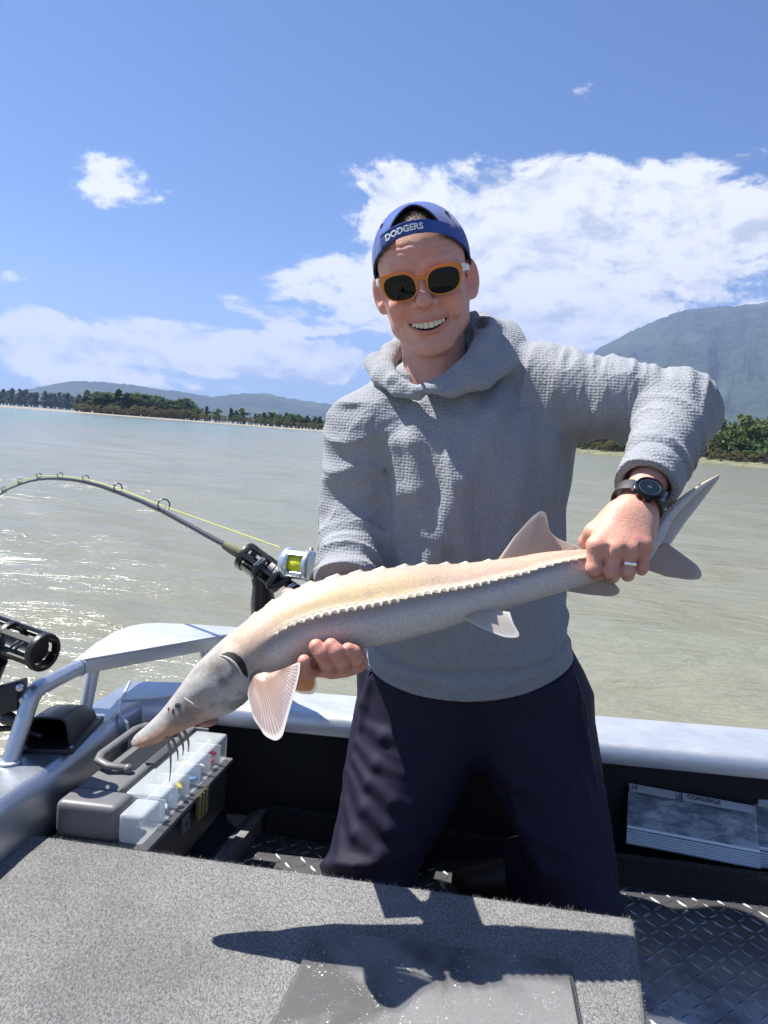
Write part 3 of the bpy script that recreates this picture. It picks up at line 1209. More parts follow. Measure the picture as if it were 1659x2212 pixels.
tag(mesh_obj('carpet_fibres', V, Fc, simple('carpet_fibre', (0.30, 0.295, 0.285), 0.9, var=.6, vscale=400), box, smooth=False), kind='stuff')

# ---- carpeted lip of the side tray, and the tray
lipL, lipM, lipR = np.array([-.205, 1.585, 0]), np.array([.535, 1.497, 0]), np.array([1.9, 1.36, 0])
b = MB()
for p, q in ((lipL, lipM + unit(lipM - lipL) * .0), (lipM, lipR)):
    n = np.array([-(q - p)[1], (q - p)[0], 0])
    n = unit(n)
    ring = []
    prof_l = [(-.012, FLOOR_Z - .005), (-.013, .505), (-.010, .517), (0, .521), (.010, .517), (.013, .505), (.012, FLOOR_Z - .005)]
    b.loft([[pt + n * a_ + Z_ * z_ for a_, z_ in prof_l] for pt in np.linspace(p, q, 9)])
lip = b.build('tray_lip', M['black_carpet'], boat)
V, Fc = [], []
for k in range(2200):
    t = g.uniform(0, 1)
    p = (lipL + (lipM - lipL) * t if g.random() < .5 else lipM + (lipR - lipM) * t * .5) + Z_ * .519 + np.array([0, g.uniform(-.011, .009), 0])
    fibre(p, np.array([0, -.4, 1]), g.uniform(.002, .006), .00025)
tag(mesh_obj('carpet_fibres', V, Fc, simple('black_fibre', (0.10, 0.098, 0.095), 0.9), lip, smooth=False), kind='stuff')

# low locker at the left end: metal strip, dark blue lid, sandy corner
b = MB()
s_a, s_b = pz(470, 1856, .50), pz(568, 1740, .50)
d_ = unit(s_b - s_a)
n_ = np.array([d_[1], -d_[0], 0])
b.hexa([s_a - n_ * .004 + Z_ * -.05, s_a + n_ * .016 + Z_ * -.05, s_b + n_ * .016 + Z_ * -.05, s_b - n_ * .004 + Z_ * -.05],
       [s_a - n_ * .004, s_a + n_ * .016, s_b + n_ * .016, s_b - n_ * .004])
b.build('locker_edge', simple('carpet_edge_grey', (0.20, 0.20, 0.20), .9, var=.4, vscale=150, bump=.5, bscale=300), boat, bevel=.003)
b = MB()
q0 = s_a - n_ * .016
b.hexa([s_a - n_ * .018 - Z_ * .06, s_a - n_ * .006 - Z_ * .06, s_b - n_ * .006 - Z_ * .06, s_b - n_ * .018 - Z_ * .06],
       [s_a - n_ * .018 - Z_ * .006, s_a - n_ * .006 - Z_ * .006, s_b - n_ * .006 - Z_ * .006, s_b - n_ * .018 - Z_ * .006])
b.build('locker_trim', M['alu_shaded'], boat, bevel=.002)
b = MB()
L0, L1 = s_a - n_ * .020 - Z_ * .02, s_b - n_ * .020 - Z_ * .02
b.hexa([L0 - Z_ * .03 - d_ * .1, L1 - Z_ * .03, L1 - n_ * .26 - Z_ * .03, L0 - n_ * .26 - Z_ * .03 - d_ * .1], [L0 - d_ * .1, L1, L1 - n_ * .26, L0 - n_ * .26 - d_ * .1])
loc_lid = b.build('locker_lid', simple('blue_grey_liner', (0.045, 0.055, 0.085), .5, var=.4, vscale=20, bump=.2, bscale=200), boat, bevel=.003)
b = MB()
sp_ = L1 - d_ * .004 - n_ * .002
poly = [sp_, sp_ - n_ * .085, sp_ - n_ * .080 - d_ * .022, sp_ - n_ * .05 - d_ * .028, sp_ - n_ * .035 - d_ * .055, sp_ - n_ * .012 - d_ * .07, sp_ - d_ * .075]
b.prism([p + Z_ * .0008 for p in poly], (0, 0, .0016))
b.build('dried_sand', simple('dried_sand', (0.40, 0.37, 0.27), .95, var=.5, vscale=120, bump=.6, bscale=400), loc_lid)

# ---- clear scratched plastic board lying on the carpet
m = bpy.data.materials.new('scratched_board')
m.use_nodes = True
t = NT(m.node_tree)
co = t.obj()
sm = t.maprange(t.noise(co, 5.5, 5, 0.6, 0.3), 0.44, 0.56)
sp1 = t.maprange(t.voronoi(co, 130), 0.22, 0.10)
sp1 = t.math('MULTIPLY', sp1, t.maprange(t.noise(co, 30, 3), 0.50, 0.62))
sp2 = t.maprange(t.voronoi(co, 420), 0.22, 0.10)
sp2 = t.math('MULTIPLY', sp2, t.maprange(t.noise(co, 60, 4), 0.48, 0.62))
scr = t.maprange(t.noise(t.map(co, scale=(160, 3.5, 1), rot=(0, 0, .15)), 1.0, 4, 0.7), 0.66, 0.72)
dirt = t.math('MAXIMUM', t.math('MAXIMUM', sp1, sp2), t.math('MULTIPLY', scr, 0.5))
c = t.mix(sm, (0.27, 0.27, 0.27), (0.10, 0.10, 0.10))
c = t.mix(dirt, c, (0.75, 0.75, 0.73))
p = t.principled(Base_Color=c, Roughness=t.math('ADD', t.math('MULTIPLY', sm, -0.10), 0.62))
tr = t.n('ShaderNodeBsdfTransparent')
mx = t.n('ShaderNodeMixShader')
t.put(mx.inputs[0], t.math('MAXIMUM', t.math('ADD', t.math('MULTIPLY', sm, 0.25), 0.36), dirt))
t.link(tr.outputs[0], mx.inputs[1])
t.link(p.outputs[0], mx.inputs[2])
t.out(mx.outputs[0])
q = [np.array([-.046, .962]), np.array([.290, .938]), np.array([.262, .66]), np.array([-.115, .66])]
outl = []
for i in range(4):
    p0, p1, p2 = q[i - 1], q[i], q[(i + 1) % 4]
    r = .020
    s_, e_ = p1 + unit(p0 - p1) * r, p1 + unit(p2 - p1) * r
    for k in np.linspace(0, 1, 6):
        outl.append((1 - k) ** 2 * s_ + 2 * k * (1 - k) * p1 + k * k * e_)
b = MB()
b.prism([(x, y, DECK_Z + .002) for x, y in outl], (0, 0, .005))
bo = b.build('plastic_board', m, loc=(.1, .8, DECK_Z), bevel=.0012)
tag(bo, 'scratched clear plastic board with rounded corners lying on the grey carpet', 'board')
b = MB()                         # dark band down its right edge
b.prism([(.2815, .905, DECK_Z + .0075), (.2845, .905, DECK_Z + .0075), (.2635, .70, DECK_Z + .0075), (.2605, .70, DECK_Z + .0075)], (0, 0, .0012))
b.build('edge_band', M['dark_rubber'], bo)
# ================================================================ TACKLE BOX, RODS, BAGS
def clear_plastic(name, tint, op, rough=.25):
    m = bpy.data.materials.new(name)
    m.use_nodes = True
    t = NT(m.node_tree)
    n_ = t.noise(t.obj(), 40, 5, .65, .6)
    p = t.principled(Base_Color=tint, Roughness=rough)
    t.link(t.bump(n_, .12, .003), p.inputs['Normal'])
    tr = t.n('ShaderNodeBsdfTransparent')
    mx = t.n('ShaderNodeMixShader')
    mx.inputs[0].default_value = op
    t.link(tr.outputs[0], mx.inputs[1])
    t.link(p.outputs[0], mx.inputs[2])
    t.out(mx.outputs[0])
    return m


M['clear'] = clear_plastic('clear_lid_plastic', (0.80, 0.86, 0.88), .32, .12)
u = unit(np.array([.133, -.010, 0]))
v = unit(np.array([.060, .336, 0]))
o0 = np.array([-.492, 1.166, .551])
T = lambda a, b_, c: o0 + u * a + v * b_ + Z_ * c
tb = thing('tackle_box', T(.075, .17, 0), 'grey tackle box with clear organiser lid beside the aluminium side deck', 'tackle box')


def tbox(mb, a0, a1, b0, b1, c0, c1):
    return mb.box(T((a0 + a1) / 2, (b0 + b1) / 2, (c0 + c1) / 2), u * (a1 - a0) / 2, v * (b1 - b0) / 2, Z_ * (c1 - c0) / 2)


tbox(MB(), 0.002, .150, .003, .352, 0, .098).build('tray', M['dark_grey_plastic'], tb, bevel=.010, seg=3)
tbox(MB(), -.006, .158, -.006, .360, .0985, .108).build('rim', M['grey_plastic'], tb, bevel=.004)
lid = MB()
tbox(lid, 0, .076, .058, .352, .1085, .168)
lidp = lid.build('lid', M['grey_plastic'], tb, bevel=.006, seg=3)
tbox(MB(), -.002, .104, -.002, .0575, .1085, .170).build('end_cap', M['grey_plastic'], tb, bevel=.014, seg=4)
tbox(MB(), -.001, .104, .3525, .360, .1085, .166).build('end_cap', M['grey_plastic'], tb, bevel=.003)
tbox(MB(), .022, .060, .135, .285, .1682, .1692).build('recess_shade', M['black_plastic'], lidp)  # thin black sheet: shade of the handle hollow put in as colour
tbox(MB(), .0765, .0800, .060, .350, .1685, .1700).build('hinge_line', M['dark_grey_plastic'], lidp)
tbox(MB(), .066, .084, .16, .25, .1702, .1735).build('hinge', M['dark_grey_plastic'], lidp, bevel=.001)
hd = MB()
hp = [T(.052, .125, .176), T(.020, .118, .180), T(-.004, .130, .182), T(-.010, .150, .183), T(-.010, .275, .183), T(-.003, .298, .182), T(.020, .306, .180), T(.050, .300, .176)]
hd.tube(hp, [.0075, .0085, .0085, .0085, .0085, .0085, .0085, .0075], 12, squash=.75)
hnd = hd.build('handle', M['grey_plastic'], tb)
for q in (T(.054, .124, .175), T(.052, .301, .175)):
    MB().ball(q, .009).build('pivot', M['grey_plastic'], hnd)
og = MB()
tbox(og, .0805, .148, .061, .348, .110, .164)
org_ = og.build('organiser_lid', M['clear'], tb, bevel=.007, seg=3)
tbox(MB(), .1045, .147, -.001, .0605, .110, .160).build('organiser_end', M['clear'], org_, bevel=.008, seg=3)
dv_ = MB()
for k in range(6):
    tbox(dv_, .084, .145, .078 + k * .048, .0795 + k * .048, .112, .150)
tbox(dv_, .113, .1145, .066, .343, .112, .150)
dv_.build('divider', clear_plastic('divider_plastic', (0.85, 0.88, 0.9), .7), org_)
lure_m = [simple('lure_' + n_, c_, .35) for n_, c_ in (('red', (.55, .03, .04)), ('white', (.75, .75, .72)), ('blue', (.20, .38, .60)), ('yellow', (.60, .48, .05)), ('pale', (.55, .70, .75)))]
for k in range(20):
    bb_, aa_ = .085 + (k % 10) * .0262, .098 if k < 10 else .130
    lm = lure_m[0] if (bb_ > .27 and k >= 10) else random.choice(lure_m[1:])
    mb = MB()
    c0 = T(aa_ + random.uniform(-.006, .006), bb_, .122 + random.uniform(0, .012))
    d0 = unit(u * random.uniform(-1, 1) + v * random.uniform(-1, 1))
    mb.tube([c0 - d0 * .011, c0 - d0 * .005, c0 + d0 * .006, c0 + d0 * .012], [.001, .0048, .0052, .001], 8)
    lo = mb.build('fishing_lure', lm, loc=c0)
    cn = {'lure_red': 'red', 'lure_white': 'white', 'lure_blue': 'blue', 'lure_yellow': 'yellow', 'lure_pale': 'pale blue'}[lm.name]
    tag(lo, f'small {cn} lure under the clear lid of the tackle box', 'lure', 'lures in the tackle box')
lt = MB()
tbox(lt, .1585, .1635, .175, .225, .060, .112)
lat = lt.build('latch', simple('brass_plastic', (.17, .14, .06), .35, var=.3), tb, bevel=.0015)
b = MB()
for k in range(3):
    tbox(b, .1635, .1655, .180 + k * .015, .1835 + k * .015, .064, .110)
b.build('latch_rib', simple('brass_rib', (.40, .34, .14), .3), lat)
hs_ = MB()
tbox(hs_, .1585, .163, .115, .142, .070, .0975)
hsp = hs_.build('hasp', M['grey_plastic'], tb, bevel=.001)
b = MB()
b.lathe(T(.1632, .1285, .082), u, [(.0045, 0), (.0042, .0008), (.0001, .0009)], 12)
b.build('hasp_hole', M['black_plastic'], hsp)
b = MB()
tbox(b, .02, .13, .02, .33, -.03, -.0005)
b.build('tray_stand', M['hull_black'], boat)


# ---------------- rod holders
def cradle(axis0, axis1, r, up, name_mat):
    """open plastic rod holder: two collars, back shell, rails and a strap"""
    t = unit(axis1 - axis0)
    L = np.linalg.norm(axis1 - axis0)
    a = unit(up - t * np.dot(up, t))
    s = np.cross(t, a)
    sh = MB()
    ths = np.linspace(math.pi - 1.25, math.pi + 1.25, 17)
    ring = lambda q, k: [axis0 + t * (L * q) + r * k * (math.cos(th) * a + math.sin(th) * s) for th in ths]
    o_r = [ring(q, 1.06) for q in (0, .33, .66, 1)]
    i_r = [ring(q, .92) for q in (0, .33, .66, 1)]
    sh.loft(o_r, caps=False, closed=False)
    sh.loft([x for x in i_r][::-1], caps=False, closed=False)
    for e in (0, -1):
        sh.add(o_r[e] + i_r[e], [(i, i + 1, 17 + i + 1, 17 + i) for i in range(16)])
    for e in (0, -1):
        sh.add([p[e] for p in o_r] + [p[e] for p in i_r], [(i, i + 1, 4 + i + 1, 4 + i) for i in range(3)])
    cols_ = []
    for q in (0.0, .48, 1.0):
        c = MB()
        c.lathe(axis0 + t * (L * q - .006), t, [(r * .9, 0), (r * 1.16, 0), (r * 1.2, .003), (r * 1.2, .010), (r * 1.16, .013), (r * .9, .013), (r * .9, 0)], 28, caps=False)
        cols_.append(c)
    rails = MB()
    for th in (-1.15, -.25, .75):
        d = math.cos(th) * a + math.sin(th) * s
        rails.box(axis0 + t * L * .5 + d * r * 1.07, t * L * .5, d * .003, np.cross(t, d) * .0045)
    return sh, cols_, rails, t, a, s, L


GH = 'rod holders clamped to the boat'
# holder with the bent rod, behind the fish
A0, A1 = px(600, 1252, 1.575), px(533, 1203, 1.60)
sh, cols_, rails, t_, a_, s_, L_ = cradle(A0, A1, .026, np.array([0, 0, 1.]), None)
rh = thing('rod_holder', px(585, 1420, 1.63), 'black plastic rod holder carrying the bent rod with the silver reel', 'rod holder', GH)
sh.build('cradle', M['black_plastic'], rh)
for c in cols_:
    c.build('collar', M['black_plastic'], rh)
rails.build('rail', M['black_plastic'], rh)
b = MB()
b.tube([px(556, 1222, 1.58), px(566, 1262, 1.585), px(568, 1300, 1.605), px(575, 1420, 1.645), np.array([-.232, 1.655, .748])], [.017, .020, .026, .028, .030], 14)
b.build('stem', M['black_plastic'], rh)
b = MB()
b.tube([px(580, 1265, 1.56), px(605, 1262, 1.555), px(628, 1245, 1.555)], [.010, .008, .006], 10)
b.build('lever', M['black_plastic'], rh)
for k in (0, 7):
    MB().tube([px(548 + k, 1222 - k * .2, 1.556), px(566 + k, 1206 + k * .2, 1.556)], .0022, 8).build('strap_wire', M['steel'], rh)
    MB().tube([px(612 + k, 1275 - k * .2, 1.556), px(634 + k, 1260 + k * .2, 1.556)], .0022, 8).build('strap_wire', M['steel'], rh)

# ---------------- bent rod with its reel
rod = thing('fishing_rod', px(600, 1250, 1.585), 'black fishing rod bent over the water with silver reel and yellow line', 'fishing rod')
rp = [(485, 1177), (430, 1147), (355, 1106), (305, 1083), (255, 1064), (220, 1051), (185, 1042), (158, 1037), (130, 1034.5), (106, 1034), (84, 1036), (63, 1040), (43, 1046.5), (20, 1056), (0, 1068), (-30, 1090), (-60, 1122)]
dep = lambda x: 1.61 + (485 - x) / 485 * .55
RP = [px(x, y, dep(x)) for x, y in rp]
b = MB()
b.tube(RP, [.0062 - .0047 * i / (len(RP) - 1) for i in range(len(RP))], 10)
b.build('blank', simple('rod_graphite', (.012, .012, .014), .22, coat=.6), rod)
b = MB()
b.tube([px(522, 1198, 1.605), px(500, 1185.5, 1.607), px(484, 1176.5, 1.61)], [.0115, .0112, .0085], 14)
b.build('fore_grip', simple('cork_grip', (.22, .22, .13), .8, var=.4, vscale=120), rod)
b = MB()
b.tube([px(524, 1199, 1.604), px(600, 1246, 1.58), px(680, 1296, 1.56)], .0098, 12)
seat = b.build('reel_seat', M['black_plastic'], rod)
b = MB()
b.tube([px(583, 1222, 1.562), px(592, 1229, 1.56)], .0085, 12).tube([px(594, 1230.5, 1.56), px(605, 1239, 1.558)], .0085, 12)
b.build('locking_ring', simple('cream_ring', (.62, .60, .54), .35), seat)
lp = [px(606, 1183, 1.56)]
gd = [(354, 1091, 13), (255, 1053, 8.5), (185, 1033, 6.5), (130, 1027, 6), (84, 1027, 5), (43, 1038, 4.5), (8, 1056, 4)]
for x, y, r in gd:
    d = dep(x)
    c = px(x, y, d)
    on = min(RP, key=lambda p: np.linalg.norm(p - c))
    b = MB()
    b.torus(c, np.array([.55, -.8, .1]), r * d / F, .0011 if r < 8 else .0016, 20, 6)
    for k in (-1, 1):
        b.tube([c - CU * r * d / F * .9 + CR * k * r * .2 * d / F, px(x + k * 5, y + r + 5, d)], .0011, 6)
    b.build('line_guide', M['black_plastic'], rod)
    lp.append(c + CU * r * d / F * -.2)
b = MB()
b.tube(lp, .0011, 6)
b.build('fishing_line', simple('yellow_line', (.62, .60, .10), .5), rod)
# reel
rc = px(647, 1219, 1.555)
ax = unit(CR * .93 - CU * .10 - _f * .30)
silver = simple('reel_silver', (.60, .68, .70), .28, .75, var=.15, vscale=80)
b = MB()
b.lathe(rc - ax * .018, -ax, [(.0001, -.002), (.030, -.002), (.0325, .002), (.0325, .008), (.030, .015), (.023, .0205), (.012, .0225), (.0001, .023)], 30)
reel = b.build('reel_side', silver, rod)
b = MB()
b.torus(rc - ax * .0385 + CU * .002 + CR * .004, -ax, .0055, .0012, 16, 6).ball(rc - ax * .0392 + CU * .002 + CR * .004, .003)
b.build('bolt', M['steel'], reel)
b = MB()
b.lathe(rc + ax * .016, ax, [(.0001, 0), (.031, 0), (.0325, .003), (.0325, .008), (.029, .012), (.015, .015), (.0001, .0155)], 30)
b.build('reel_side', silver, rod)
b = MB()
b.lathe(rc - ax * .0165, ax, [(.0001, 0), (.024, 0), (.0255, .004), (.026, .016), (.0255, .028), (.024, .032), (.0001, .032)], 30)
m = bpy.data.materials.new('line_spool')
m.use_nodes = True
t = NT(m.node_tree)
wv = t.noise(t.map(t.obj(), scale=(700, 60, 60)), 1.0, 3, .6)
p = t.principled(Base_Color=t.mix(wv, (.55, .62, .015), (.85, .88, .05)), Roughness=.45)
t.link(t.bump(wv, .4, .001), p.inputs['Normal'])
t.out(p.outputs[0])
b.build('spool_line', m, rod)
for th in (.2, 2.2, 3.7, 5.0):
    b = MB()
    a2, b2, _ = frame(ax)
    d = math.cos(th) * a2 + math.sin(th) * b2
    b.box(rc + d * .0305, ax * .019, d * .0022, np.cross(ax, d) * .006)
    b.build('frame_bar', silver, rod, bevel=.001)
b = MB()
b.lathe(px(672, 1189, 1.555), CU, [(.0001, -.006), (.005, -.005), (.0055, .003), (.003, .006), (.0001, .0065)], 12)
b.tube([px(676, 1260, 1.55), px(676, 1240, 1.55), px(674, 1215, 1.55)], .004, 8)
b.build('crank', simple('brass', (.35, .30, .14), .35, .8), rod)

# ---------------- empty holder at the left edge
A0, A1 = px(-40, 1360, 1.344), px(92, 1408, 1.290)
sh, cols_, rails, t_, a_, s_, L_ = cradle(A0, A1, 0.028, np.array([0, 0, 1.]), None)
rh2 = thing('rod_holder', px(-30, 1540, 1.368), 'empty black plastic rod holder standing beside the aluminium grab rail', 'rod holder', GH)
sh.build('cradle', M['black_plastic'], rh2)
for c in cols_:
    c.build('collar', M['black_plastic'], rh2)
rails.build('rail', M['black_plastic'], rh2)
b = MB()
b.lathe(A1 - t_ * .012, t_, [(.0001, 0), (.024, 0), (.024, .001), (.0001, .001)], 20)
b.build('socket_shade', M['dark_rubber'], rh2)  # dark disc added so the hollow of the holder looks shaded
for q in ((24, 1398, 46, 1378), (32, 1404, 53, 1385)):
    MB().tube([px(q[0], q[1], 1.302), px(q[2], q[3], 1.290)], .0025, 8).build('strap_wire', M['steel'], rh2)
b = MB()
b.tube([px(-5, 1425, 1.320), px(-30, 1470, 1.344), px(-45, 1560, 1.380)], [.017, .022, .026], 12)
b.build('stem', M['black_plastic'], rh2)
b = MB()
c0 = px(0, 1512, 1.320)
b.box(c0, CR * .041 + CU * .012, CU * .025, _f * .019)
clamp = b.build('clamp', M['black_plastic'], rh2, bevel=.006, seg=3)
for x, y in ((42, 1486), (49, 1514)):
    b = MB()
    b.lathe(px(x, y, 1.290), -_f, [(.0001, -.004), (.0060, -.004), (.0060, .001), (.0035, .0026), (.0001, .003)], 14)
    b.build('screw', M['steel'], clamp)

# spare rod lying behind the rail
sr = thing('fishing_rod', px(-30, 1555, 1.30), 'spare rod butt with tan grip lying behind the grab rail post', 'fishing rod')
b = MB()
b.tube([px(-60, 1530, 1.34), px(14, 1550, 1.32)], .011, 12)
b.build('butt_grip', simple('tan_grip', (.45, .36, .14), .6), sr)
b = MB()
b.tube([px(12, 1549, 1.32), px(30, 1556, 1.315), px(44, 1563, 1.31)], [.0125, .0105, .008], 12)
b.build('butt_cap', M['dark_grey_plastic'], sr)
b = MB()
b.tube([px(-50, 1578, 1.33), px(30, 1572, 1.32), px(90, 1590, 1.33)], [.006, .005, .004], 10)
b.build('blank', M['black_plastic'], sr)

# ---------------- packs of zip bags in the side tray
film = bpy.data.materials.new('bag_film')
film.use_nodes = True
t = NT(film.node_tree)
co = t.obj()
cr1 = t.noise(t.map(co, scale=(.7, 1.3, 2.2), rot=(0, .25, 0)), 22, 8, .72, .35)
cr2 = t.noise(co, 90, 4, .6, .2)
p = t.principled(Base_Color=t.mix(t.maprange(cr1, .35, .65), (.20, .25, .30), (.55, .60, .64)), Roughness=t.maprange(cr1, .3, .7, .08, .22))
t.link(t.bump(t.math('ADD', cr1, t.math('MULTIPLY', cr2, .3)), .8, .012), p.inputs['Normal'])
tr = t.n('ShaderNodeBsdfTransparent')
mx = t.n('ShaderNodeMixShader')
t.put(mx.inputs[0], t.maprange(cr1, .3, .7, .75, .97))
t.link(tr.outputs[0], mx.inputs[1])
t.link(p.outputs[0], mx.inputs[2])
t.out(mx.outputs[0])
white_lab = simple('bag_label', (.60, .61, .66), .5)
zipm = clear_plastic('zip_strip', (.72, .78, .82), .8, .2)
ink = simple('label_ink', (.03, .03, .06), .6)


def bag(p00, p10, p01, p11, off, label, text_at, spans, nm_g):
    """soft flat pack: corners bottom-left, bottom-right, top-left, top-right"""
    p00, p10, p01, p11 = (q + np.array([0, -off, off * .4]) for q in (p00, p10, p01, p11))
    nrm = unit(np.cross(p10 - p00, p01 - p00))
    if nrm[1] > 0:
        nrm = -nrm
    P = lambda a, b_, h=0: (p00 * (1 - a) + p10 * a) * (1 - b_) + (p01 * (1 - a) + p11 * a) * b_ + nrm * h
    root = thing('zip_bag_pack', p00 * .5 + p10 * .5, label, 'plastic bags', nm_g)
    na, nb = 36, 26
    V, Fc = [], []
    for side in (1, 0):
        for j in range(nb):
            for i in range(na):
                a, b_ = i / (na - 1), j / (nb - 1)
                puff = (min(1, 6 * a) * min(1, 6 * (1 - a)) * min(1, max(0, 5 * (.86 - b_))) * min(1, max(0, 4 * (b_ - .29)))) if side else 0
                q = P(a, b_)
                V.append(q + nrm * (.0015 * side + puff * (.010 + .040 * (vnoise(q * [1, 1, 2], 20, 5, 3) - .42))))
    for s in (0, 1):
        for j in range(nb - 1):
            for i in range(na - 1):
                o = s * na * nb + j * na + i
                Fc.append((o, o + 1, o + na + 1, o + na) if s == 0 else (o + na, o + na + 1, o + 1, o))
    mesh_obj('film', V, Fc, film, root)
    z = MB()
    for k in range(6):
        b0 = .015 + k * .036
        z.hexa([P(.0, b0, .0030), P(1, b0, .0030), P(1, b0 + .022, .0030), P(0, b0 + .022, .0030)], [P(.0, b0, .0048), P(1, b0, .0048), P(1, b0 + .022, .0052), P(0, b0 + .022, .0052)])
    z.build('zip_rib', zipm, root)
    z = MB()
    z.hexa([P(0, .24, .003), P(1, .24, .003), P(1, .285, .003), P(0, .285, .003)], [P(0, .24, .0062), P(1, .24, .0062), P(1, .285, .0062), P(0, .285, .0062)])
    z.build('zip_seal', simple('zip_seal_white', (.80, .84, .84), .25), root)
    for (s0, s1) in spans:
        z = MB()
        z.hexa([P(s0, .845, .009), P(s1, .845, .009), P(s1, .99, .003), P(s0, .99, .003)], [P(s0, .845, .0118), P(s1, .845, .0118), P(s1, .99, .0055), P(s0, .99, .0055)])
        z.build('label_panel', white_lab, root)
    W_ = np.linalg.norm(p10 - p00)
    H_ = np.linalg.norm(p01 - p00)
    for at, body, flip in text_at:
        tv, tf = text_mesh(body, .0135)
        wtx = tv[:, 0].max()
        z = MB()
        z.add([P(at + x / W_, (.968 - y / H_) if flip else (.868 + y / H_), .0128 - .0062 * ((.968 - y / H_ if flip else .868 + y / H_) - .845) / .145) for x, y, _ in tv], tf)
        z.build('print', ink, root, fix=False, smooth=False)
    return root


GB = 'packs of zip bags in the side tray'
YB = 1.515
bag(py(1352, 1822, YB), py(1642, 1878, YB - .03), py(1358, 1692, YB + .085), py(1632, 1742, YB + .055), .0, 'clear pack of zip bags with white label strip against the black hull liner', [(.012, 'TS', 1), (.455, 'CONTENTS', 1)], [(.0, .36), (.42, .96)], GB)
bag(py(1600, 1868, YB - .004), py(1960, 1930, YB - .06), py(1638, 1722, YB + .080), py(1990, 1790, YB + .03), -.012, 'second pack of zip bags partly covered by the first one', [(.13, 'CONTENTS', 0)], [(.02, .96)], GB)
# ================================================================ THE STURGEON
ST = [  # top x, y, bottom x, y, depth, half thickness
    (285, 1599, 287, 1610, 1.020, .005), (294, 1586, 306, 1612, 1.020, .012), (318, 1565, 336, 1605, 1.021, .017), (349, 1534, 375, 1587, 1.023, .023), (381, 1493, 422, 1566, 1.026, .028),
    (420, 1440, 478, 1547, 1.030, .035), (455, 1405, 518, 1527, 1.034, .040), (490, 1373, 548, 1498, 1.038, .044), (522, 1348, 575, 1468, 1.041, .046), (562, 1317, 606, 1447, 1.045, .047),
    (620, 1280, 655, 1425, 1.050, .048), (700, 1252, 727, 1407, 1.056, .049), (800, 1233, 819, 1394, 1.062, .049), (900, 1221, 923, 1368, 1.068, .046), (1000, 1217, 1019, 1338, 1.073, .041),
    (1100, 1205, 1115, 1308, 1.078, .034), (1180, 1192, 1194, 1284, 1.082, .028), (1250, 1187, 1262, 1264, 1.086, .022), (1310, 1184, 1320, 1245, 1.090, .017), (1370, 1166, 1388, 1222, 1.095, .014),
    (1405, 1136, 1424, 1178, 1.100, .011), (1442, 1097, 1456, 1120, 1.105, .007), (1500, 1053, 1507, 1066, 1.112, .0035), (1552, 1025, 1553, 1029, 1.118, .001)]
ST = np.array(ST, float)


def spl(col, n):                 # smooth interpolation through the stations
    k = np.arange(len(ST))
    q = np.linspace(0, len(ST) - 1, n)
    i = np.clip(q.astype(int), 0, len(ST) - 2)
    f = q - i
    y = ST[:, col]
    ym, yp = y[np.clip(i - 1, 0, None)], y[np.clip(i + 2, None, len(ST) - 1)]
    a, b_ = y[i], y[i + 1]
    return 0.5 * ((2 * a) + (-ym + b_) * f + (2 * ym - 5 * a + 4 * b_ - yp) * f ** 2 + (-ym + 3 * a - 3 * b_ + yp) * f ** 3)


NS, NT_ = 330, 72
sp6 = [spl(c, NS) for c in range(6)]
top = np.array([px(a, b_, d) for a, b_, d in zip(sp6[0], sp6[1], sp6[4])])
bot = np.array([px(a, b_, d) for a, b_, d in zip(sp6[2], sp6[3], sp6[4])])
cen = (top + bot) / 2
hv = (top - bot) / 2
tang = np.gradient(cen, axis=0)
tang /= np.linalg.norm(tang, axis=1)[:, None]
hlen = np.linalg.norm(hv, axis=1)
nv = np.cross(hv / hlen[:, None], tang)
nv /= np.linalg.norm(nv, axis=1)[:, None]
if nv[NS // 2] @ _f > 0:
    nv = -nv                     # towards the camera
xs_ = (sp6[0] + sp6[2]) / 2
lat_e = np.interp(xs_, [520, 640, 800, 1017, 1131, 1262, 1400], [.16, .20, .24, .34, .42, .62, .7])
th = np.linspace(0, 2 * math.pi, NT_, endpoint=False)
C_, S_ = np.cos(th), np.sin(th)
FV = np.zeros((NS, NT_, 3))
FE = np.zeros((NS, NT_))
for i in range(NS):
    x = xs_[i]
    headw = np.clip((520 - x) / 120, 0, 1)
    ex = .86 + .0 * headw
    ch = np.sign(C_) * np.abs(C_) ** ex
    sh_ = np.sign(S_) * np.abs(S_) ** (.95 - .15 * headw)
    # flat belly, keeled back behind the head, wedge-shaped snout below
    ch = np.where(ch < 0, ch * (1 - .0 * headw), ch)
    r = 1 + 0 * C_
    el = ch
    ridge = np.exp(-((el - lat_e[i]) / .10) ** 2) * np.clip((x - 560) / 80, 0, 1) * np.clip((1330 - x) / 60, 0, 1)
    keel = np.exp(-((el - 1) / .05) ** 2) * np.clip((x - 500) / 80, 0, 1) * np.clip((1080 - x) / 60, 0, 1)
    wmul = 1 + .055 * ridge
    # body narrows above the lateral row
    shape = np.where(el > lat_e[i], 1 - .20 * np.clip((el - lat_e[i]) / (1 - lat_e[i]), 0, 1) * np.clip((x - 500) / 100, 0, 1), 1)
    snout = np.clip((430 - x) / 100, 0, 1)
    shape = shape * (1 + snout * .30 * np.clip(-el, -1, 1) * .9)
    FV[i] = cen[i] + np.outer(ch, hv[i]) + np.outer(sh_ * wmul * shape * sp6[5][i], nv[i])
    FE[i] = el
P_ = FV.reshape(-1, 3)
uu, vv, ww = proj(P_)
near = (S_[None, :] * np.ones((NS, 1))).ravel() > 0.02
